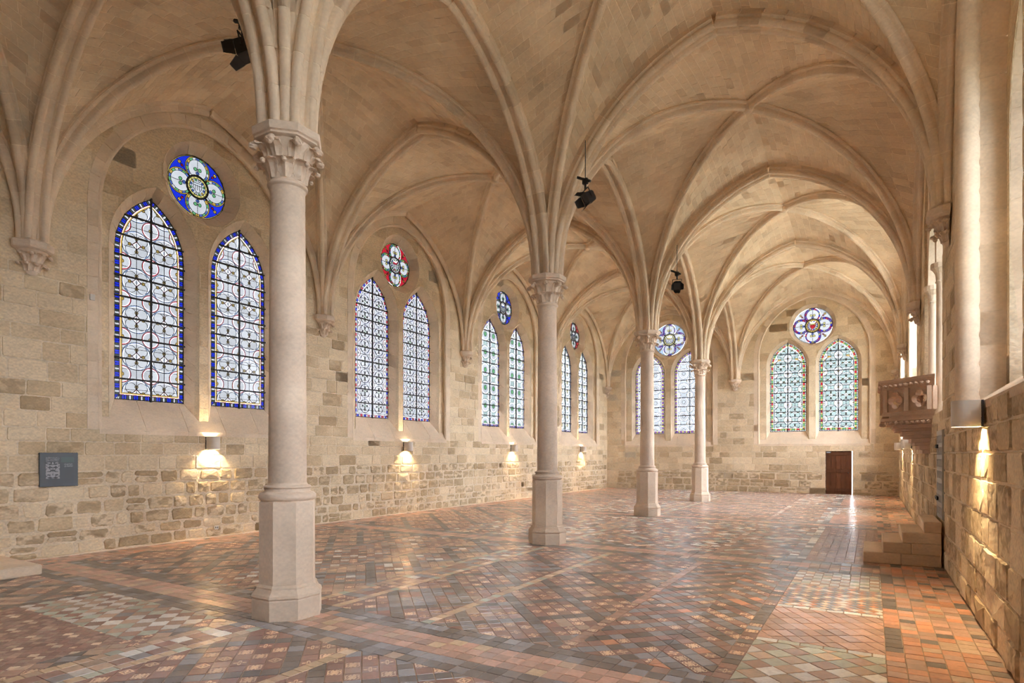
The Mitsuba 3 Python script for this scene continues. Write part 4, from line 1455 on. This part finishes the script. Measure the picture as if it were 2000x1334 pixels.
def border_code(i, j, x, y):
    r = rng.random()
    if i == 0:
        return 2 if math.sin(j * .55) + rng.uniform(-.5, .5) > .25 else pick((0, 2), (7, 2), (9, 1))
    return pick((2, 4), (12, 2)) if r < (.30 if i in (1, 5) else .12) else pick((0, 4), (7, 4), (9, 2), (11, 1))


field(.10, R - .02, 3.0, YE, .1425, 0, border_code, centre=(.10, 3.0))
field(-L + .06, -11.2, 2.0, YE, .1425, 0, lambda i, j, x, y: pick((0, 4), (7, 1), (11, 4), (2, .7)), centre=(-L + .06, 2.0))
emit('floor__tile', 'floor__tile_field', tiles, 'tile', 300, 'many glazed and inlaid tiles of the floor')
V, F = cuboid(-L - 1, R + 1.5, YB - .5, YE + 1, -.3, -.0045)
put('floor', (V, F), 'grout', const_uv(V))
structure('floor', 'floor of worn medieval tiles in bands, frames and chevrons')
# ------------------------------------------------------------------ the end wall's door
bag = Bag()
nb = 5
V, F = cuboid(DX0 - .01, DX1 - .035, YE + .10, YE + .12, .0, DZ + .01)
put('door_1', (V, F), 'door_wood', const_uv(V, .4))
structure('door_1', 'small dark brown wooden door in the end wall')
for i in range(nb):
    a = DX0 + .02 + (DX1 - DX0 - .07) * i / nb
    b = DX0 + .02 + (DX1 - DX0 - .07) * (i + 1) / nb
    V, F = cuboid(a + .003, b - .003, YE + .06, YE + .10, .015, DZ - .02, .004)
    put('door_1__plank' + (f'_{i:03d}' if i else ''), (V, F), 'door_wood', const_uv(V, rng.random()))
for i, z in enumerate((.12, .95, 1.70)):
    V, F = cuboid(DX0 + .02, DX1 - .06, YE + .025, YE + .06, z, z + .15, .006)
    put('door_1__rail' + (f'_{i:03d}' if i else ''), (V, F), 'door_wood', const_uv(V, .3))
V, F = cuboid(DX0 + .03, DX0 + .20, YE + .012, YE + .03, 1.80, 1.85, .003)
put('door_1__name_plate', (V, F), 'plate_light', const_uv(V))
V, F = lathe([(0, 0), (.02, .01), (.025, .03), (.012, .05), (.012, .07)], 12)
V = np.column_stack([V[:, 0] + DX1 - .16, YE + .025 - V[:, 2] + .0, V[:, 1] + .95])
put('door_1__knob', (V, F), 'dark_steel', const_uv(V))
bag = Bag()
for x0, x1, z0, z1 in ((DX0, DX0, 0, DZ), (DX1, DX1, 0, DZ)):
    bag.add(np.array([[x0, YE, z0], [x0, YE + .5, z0], [x0, YE + .5, z1], [x0, YE, z1]]), [[0, 1, 2, 3]], .5)
bag.add(np.array([[DX0, YE, DZ], [DX1, YE, DZ], [DX1, YE + .5, DZ], [DX0, YE + .5, DZ]]), [[0, 1, 2, 3]], .5)
bag.put('door_1__reveal', 'wall_stone')

# iron shutter of the pulpit stair, in the right wall
structure('door_2', 'pale iron shutter pierced by rows of square holes, above the stone steps')
sh = box(DY0 + .01, DZ0 + .02, DY1 - .01, DZ1 - .01)
cells = []
for r_ in range(7):
    for c_ in range(5):
        cy, cz = DY0 + .13 + c_ * .165, DZ0 + .14 + r_ * .19
        cells.append(box(cy - .045, cz - .06, cy + .045, cz + .06))
ex = trimesh.creation.extrude_polygon(sh.difference(unary_union(cells)), .03, engine='earcut')
V = np.asarray(ex.vertices)
put('door_2', (tw_right(V[:, 0], V[:, 1], V[:, 2] + .004), np.asarray(ex.faces)), 'shutter_grey', const_uv(V))
for i, z in enumerate((1.0, 1.85)):
    V, F = cuboid(R - .06, R - .03, DY1 - .30, DY1 - .02, z, z + .06, .006)
    put('door_2__hinge' + (f'_{i:03d}' if i else ''), (V, F), 'black_metal', const_uv(V))
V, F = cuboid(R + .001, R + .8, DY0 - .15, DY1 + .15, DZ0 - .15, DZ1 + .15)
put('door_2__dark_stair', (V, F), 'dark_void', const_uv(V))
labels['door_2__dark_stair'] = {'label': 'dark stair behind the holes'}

# ------------------------------------------------------------------ stone steps to the shutter
thing('stone_stairs', 'four worn stone steps rising to the pierced iron shutter in the right wall', 'stairs')
sx, sz = [-.13, .14, .40, .68, R - .045], [.18, .355, .53, .705]
nstep = 0
for i in range(4):
    z0 = 0 if i == 0 else sz[i - 1]
    k = 'stone_stairs__step' + (f'_{i:03d}' if i else '')
    xs = np.linspace(sx[i], sx[-1], [3, 3, 2, 2][i])
    for j in range(len(xs) - 1):
        V, F = cuboid(xs[j] + .0015, xs[j + 1] - .0015, 11.23 + rng.uniform(0, .006), 12.55, z0 + .001, sz[i], .012)
        put(k if j == 0 else f'{k}__block' + (f'_{j - 1:03d}' if j > 1 else ''), (V, F), 'cut_stone', const_uv(V, rng.uniform(.3, .8)))

# ------------------------------------------------------------------ pulpit
thing('pulpit', 'carved reddish stone pulpit with quatrefoil panels, on a stepped corbel high on the right wall', 'pulpit')


def half_oct(w, z0, z1, y0=13.4, y1=15.9, grow=0.0):
    """A three sided balcony slab projecting w from the right wall."""
    w = max(w, .02)
    P = [(R + .02, y0 - grow), (R - w, y0 + w - grow * .4), (R - w, y1 - w + grow * .4), (R + .02, y1 + grow)]
    V = [(x, y, z) for z in (z0, z1) for x, y in P]
    return hull(V)


def pulpit_part(name, mesh, tone=.5):
    put(f'pulpit__{name}', mesh, 'red_stone', const_uv(mesh[0], tone))


W = .75
ZR = 3.22
# parapet: each panel is a slab pierced by a quatrefoil
corners = [np.array(p) for p in ((R, 13.4), (R - W, 13.4 + W), (R - W, 15.9 - W), (R, 15.9))]
npan = 0
for a, b, parts_ in ((corners[0], corners[1], 2), (corners[1], corners[2], 1), (corners[2], corners[3], 2)):
    d = (b - a) / np.linalg.norm(b - a)
    nn = np.array([-d[1], d[0]])
    ln = np.linalg.norm(b - a)
    for q in range(parts_):
        s0, s1 = ln * q / parts_, ln * (q + 1) / parts_
        z0, z1 = 2.58, 3.02
        cs_, cz_ = (s0 + s1) / 2, (z0 + z1) / 2
        lob = unary_union([Point(cs_ + .085 * math.cos(t), cz_ + .085 * math.sin(t)).buffer(.075) for t in (0, PI / 2, PI, 1.5 * PI)] + [Point(cs_, cz_).buffer(.06)])
        pan = box(s0, z0, s1, z1).difference(lob)
        ex = trimesh.creation.extrude_polygon(pan, .10, engine='earcut')
        V = np.asarray(ex.vertices)
        Wd = np.column_stack([a[0] + d[0] * V[:, 0] + nn[0] * (V[:, 2] - .10), a[1] + d[1] * V[:, 0] + nn[1] * (V[:, 2] - .10), V[:, 1]])
        pulpit_part('panel' + (f'_{npan:03d}' if npan else ''), (Wd, np.asarray(ex.faces)), .45)
        rp = lob.buffer(.018).difference(lob)
        ex = trimesh.creation.extrude_polygon(rp, .02, engine='earcut')
        V = np.asarray(ex.vertices)
        Wd = np.column_stack([a[0] + d[0] * V[:, 0] + nn[0] * V[:, 2], a[1] + d[1] * V[:, 0] + nn[1] * V[:, 2], V[:, 1]])
        put('pulpit__panel' + (f'_{npan:03d}' if npan else '') + '__quatrefoil_rim', (Wd, np.asarray(ex.faces)), 'red_stone', const_uv(V, .7))
        for e in (s0, s1):
            e = min(max(e, .05), ln - .05)
            p, p2 = a + d * e + nn * .03, a + d * e + nn * .03
            V, F = bar((p[0], p[1], z0), (p2[0], p2[1], z1), .07, .07)
            bg = Bag().add(V, F, .6)
            bg.put('pulpit__panel' + (f'_{npan:03d}' if npan else '') + '__upright' + ('_001' if e > cs_ else ''), 'red_stone')
        npan += 1
pulpit_part('top_rail', half_oct(W + .10, 3.17, ZR, grow=.11), .6)
pulpit_part('rail_moulding', half_oct(W + .04, 3.02, 3.14, grow=.04), .4)
pulpit_part('rail_fillet', half_oct(W + .075, 3.135, 3.172, grow=.08), .5)
pulpit_part('base_moulding', half_oct(W + .03, 2.50, 2.58, grow=.03), .55)
pulpit_part('balcony_floor', half_oct(W - .08, 2.42, 2.50), .4)
pulpit_part('cornice', half_oct(W + .06, 2.40, 2.46, grow=.06), .6)
steps = [(.70, 2.33, 2.40), (.60, 2.25, 2.33), (.56, 2.20, 2.25), (.45, 2.12, 2.20), (.40, 2.06, 2.12), (.30, 1.98, 2.06), (.25, 1.92, 1.98), (.17, 1.84, 1.92), (.12, 1.76, 1.84)]
for i, (w, z0, z1) in enumerate(steps):
    g = (w - .75) * .9
    pulpit_part('corbel_course' + (f'_{i:03d}' if i else ''), half_oct(w, z0, z1 - .004, 13.4 - g, 15.9 + g), .3 + .3 * (i % 2))
nd = 0
for zc, wofs in ((3.085, .058), (2.36, .030)):
    for a, b in zip(corners[:-1], corners[1:]):
        d = (b - a) / np.linalg.norm(b - a)
        nn = np.array([-d[1], d[0]])
        ln = np.linalg.norm(b - a)
        for s in np.arange(.05, ln, .115):
            p = a + d * s + nn * (wofs + .012)
            V, F = knob((p[0], p[1], zc), .036)
            put('pulpit__carved_ball' + (f'_{nd:03d}' if nd else ''), (V, F), 'red_stone', const_uv(V, .6))
            nd += 1

# ------------------------------------------------------------------ wall lamps
LAMPN = [0]


def wall_lamp(x, y, z, face, label, power):
    """An open-ended D shaped metal shade on the wall, lit upwards and downwards. face: +1 looks to +x, -1 to -x."""
    key = 'wall_lamp' + (f'_{LAMPN[0]:03d}' if LAMPN[0] else '')
    LAMPN[0] += 1
    thing(key, label, 'lamp', 'up and down wall lamps')
    w, dep, hh = .105, .25, .13
    out = [(0, -w)] + [(dep - w + w * math.cos(a), w * math.sin(a)) for a in np.linspace(-PI / 2, PI / 2, 21)] + [(0, w)]
    inn = [(0, -w + .006)] + [(dep - w + (w - .006) * math.cos(a), (w - .006) * math.sin(a)) for a in np.linspace(-PI / 2, PI / 2, 21)] + [(0, w - .006)]
    n = len(out)
    P = np.array(out + inn)
    V = np.vstack([np.column_stack([x + face * P[:, 0], y + P[:, 1], np.full(2 * n, z + k)]) for k in (-hh, hh)])
    F = []
    m = 2 * n
    for i in range(n - 1):
        F += [[i, i + 1, m + i + 1, m + i], [n + i + 1, n + i, m + n + i, m + n + i + 1], [m + i, m + i + 1, m + n + i + 1, m + n + i], [i + 1, i, n + i, n + i + 1]]
    put(f'{key}__shade', (V, np.array(F)), 'grey_paint', const_uv(V), smooth=35)
    V, F = cuboid(x, x + face * .02, y - w * 1.05, y + w * 1.05, z - hh, z + hh)
    put(f'{key}__back_plate', (V, F), 'dark_steel', const_uv(V))
    V, F = cuboid(x + face * .02, x + face * (dep - .03), y - .06, y + .06, z - .03, z + .03)
    put(f'{key}__lamp_block', (V, F), 'dark_steel', const_uv(V))
    for i, s in enumerate((-1, 1)):
        c = np.array([x + face * .11, y, z + s * .045])
        a = np.arange(16) * PI / 8
        V = np.vstack([c, c + np.column_stack([.034 * np.cos(a), .034 * np.sin(a), 0 * a])])
        F = np.array([[0, 1 + k, 1 + (k + 1) % 16] if s > 0 else [0, 1 + (k + 1) % 16, 1 + k] for k in range(16)])
        put(f'{key}__bulb' + (f'_{i:03d}' if i else ''), (V, F), 'white_plastic', const_uv(V), emitter={'type': 'area', 'radiance': {'type': 'rgb', 'value': [power * 1.0 * (1 if s < 0 else .45), power * .74 * (1 if s < 0 else .45), power * .42 * (1 if s < 0 else .45)]}})


LAMP_POWER = 18.0
for i in range(4):
    wall_lamp(-L + .02, (YS[i + 2] + YS[i + 3]) / 2 + .05, 1.98, 1, f'small grey up and down lamp lit on the left wall under the {["blue-bordered", "red-bordered", "violet-bordered", "farthest"][i]} window pair', LAMP_POWER)
wall_lamp(R - .03, 7.43, 2.15, -1, 'large pale half-round lamp on the right wall close to the camera', LAMP_POWER * 2)
wall_lamp(R - .03, 19.7, 2.03, -1, 'small lit lamp on the right wall seen under the pulpit corbel', LAMP_POWER)
wall_lamp(R - .03, 25.6, 2.03, -1, 'small lit lamp on the right wall farthest away, next to the end wall', LAMP_POWER)

# ------------------------------------------------------------------ stage lights hung under the vault
SPOTN = [0]


def stage_light(x, y, z, top, yaw, pitch, size, label, rod=True):
    key = 'stage_light' + (f'_{SPOTN[0]:03d}' if SPOTN[0] else '')
    SPOTN[0] += 1
    thing(key, label, 'stage light', 'black stage lights under the vault')
    cy, sy, cp, sp = math.cos(yaw), math.sin(yaw), math.cos(pitch), math.sin(pitch)
    fx = np.array([cy * cp, sy * cp, sp])
    rt = np.array([-sy, cy, 0])
    up = np.cross(fx, rt)
    M = np.column_stack([fx, rt, up]) * size
    w = lambda V: V @ M.T + [x, y, z]
    body = hull([(a, b, c) for a, s in ((-.55, .30), (-.35, .46), (.40, .50)) for b in (-s, s) for c in (-s, s)])
    put(f'{key}__body', (w(body[0]), body[1]), 'black_metal', const_uv(body[0]))
    lens = cuboid(.38, .43, -.42, .42, -.42, .42)
    put(f'{key}__lens', (w(lens[0]), lens[1]), 'dark_steel', const_uv(lens[0]))
    n = 0
    for b, c in ((1, 0), (-1, 0), (0, 1), (0, -1)):
        o = np.array([0.0, b, c])
        t = np.array([0.0, -c, b])
        P = [np.array([.42, 0, 0]) + o * .50 + t * s for s in (-.50, .50)] + [np.array([1.05, 0, 0]) + o * .78 + t * s for s in (.34, -.34)]
        P = np.array(P + [p + o * .02 for p in P])
        m = hull(P)
        put(f'{key}__barn_door' + (f'_{n:03d}' if n else ''), (w(m[0]), m[1]), 'black_metal', const_uv(m[0]))
        n += 1
    bg = Bag()
    bg.add(*bar((-.05, -.58, -.1), (-.05, -.58, .80), .07)).add(*bar((-.05, .58, -.1), (-.05, .58, .80), .07)).add(*bar((-.05, -.6, .80), (-.05, .6, .80), .07))
    V, F = bg.mesh()
    put(f'{key}__yoke', (w(V), F), 'black_metal', const_uv(V))
    head = w(np.array([[-.05, 0, .80]]))[0]
    bg = Bag().add(*tube(head, head + [0, 0, .16], .022)).add(*cuboid(head[0] - .05, head[0] + .05, head[1] - .03, head[1] + .03, head[2] + .10, head[2] + .2)).add(*tube(head + [-.16, 0, .26], head + [.10, 0, .13], .025))
    V, F = bg.mesh()
    put(f'{key}__clamp', (V, F), 'black_metal', const_uv(V))
    if top:
        V, F = tube(head + [0, 0, .15], (head[0], head[1], top), .008, 6)
        put(f'{key}__rod', (V, F), 'dark_steel', const_uv(V))


stage_light(-4.5, 10.22, 6.50, 7.55, -2.3, -.5, .20, 'black stage light with barn doors hanging in front of the second column')
stage_light(-4.5, 16.05, 6.28, 7.35, -1.2, -.45, .20, 'black stage light with barn doors hanging beside the third column')
stage_light(-6.60, 4.60, 6.72, 0, 3.55, -.25, .20, 'black stage light with barn doors half hidden behind the ribs of the nearest column')

# ------------------------------------------------------------------ small things on the left wall
thing('info_panel', 'dark grey information panel with an engraved picture on the left wall', 'sign')
PX = -L + .06
py0, py1, pz0, pz1 = 4.46, 5.02, 1.20, 1.775
V, F = cuboid(PX - .05, PX, py0, py1, pz0, pz1, .004)
put('info_panel__board', (V, F), 'plate_grey', const_uv(V))
V, F = cuboid(PX, PX + .002, py0 + .085, py0 + .285, pz0 + .135, pz0 + .415)
put('info_panel__picture', (V, F), 'engraving', const_uv(V))
scene['engraving'] = {'type': 'twosided', 'bsdf': {'type': 'diffuse', 'reflectance': mikit.proc(lambda p, n, uv: mix([.10, .11, .12], [.36, .37, .40], smoothstep(.40, .56, fbm(p.x * 40, dr.abs(p.y - 4.645) * 46, p.z * 40, 3) + dr.select(dr.abs(p.z - 1.43) < .02, .2, 0.0))))}}
V, F = cuboid(PX, PX + .0015, py0 + .305, py0 + .50, pz0 + .41, pz0 + .50)
put('info_panel__green_box', (V, F), 'plate_green', const_uv(V))
bg = Bag()
for i in range(6):
    bg.add(*cuboid(PX, PX + .0015, py0 + .085, py0 + .285 - rng.uniform(0, .03), pz0 + .43 + i * .013, pz0 + .4345 + i * .013))
for i in range(5):
    bg.add(*cuboid(PX, PX + .0015, py0 + .355, py0 + .50 - rng.uniform(0, .03), pz0 + .33 + i * .013, pz0 + .3345 + i * .013))
V, F = bg.mesh()
put('info_panel__small_print', (V, F), 'plate_light', const_uv(V))
labels['info_panel__small_print'] = {'label': 'lines of unreadably small print', 'kind': 'stuff'}

thing('stone_slab', 'low pale stone slab on the floor against the left wall, below the information panel', 'stone slab')
V, F = cuboid(-L + .08, -10.34, 2.1, 3.92, .001, .15, .015)
put('stone_slab', (V, F), 'cut_stone', const_uv(V, .6))
thing('wall_socket', 'small white double socket low on the left wall under the first lamp', 'socket')
V, F = cuboid(-L + .03, -L + .06, 7.55, 7.64, .16, .24, .004)
put('wall_socket__plate', (V, F), 'white_plastic', const_uv(V))
for i, y in enumerate((7.575, 7.615)):
    V, F = cuboid(-L + .059, -L + .0605, y - .008, y + .008, .18, .22)
    put('wall_socket__hole' + (f'_{i:03d}' if i else ''), (V, F), 'dark_void', const_uv(V))
thing('junction_box', 'tiny pale box on the left wall beside the blue-bordered lancet', 'box')
V, F = cuboid(-L, -L + .035, 5.22, 5.30, 4.49, 4.60, .005)
put('junction_box', (V, F), 'white_plastic', const_uv(V))
# pale mortar kerb along the foot of the left wall
bg = Bag()
for i in range(40):
    a, b = 2.0 + (YE - 2.0) * i / 40, 2.0 + (YE - 2.0) * (i + 1) / 40
    bg.add(*cuboid(-L, -L + .075 + rng.uniform(0, .015), a, b, -.004, .012 + rng.uniform(0, .012)), .6)
bg.put('trim_1', 'cut_stone')
structure('trim_1', 'thin pale kerb along the foot of the left wall')
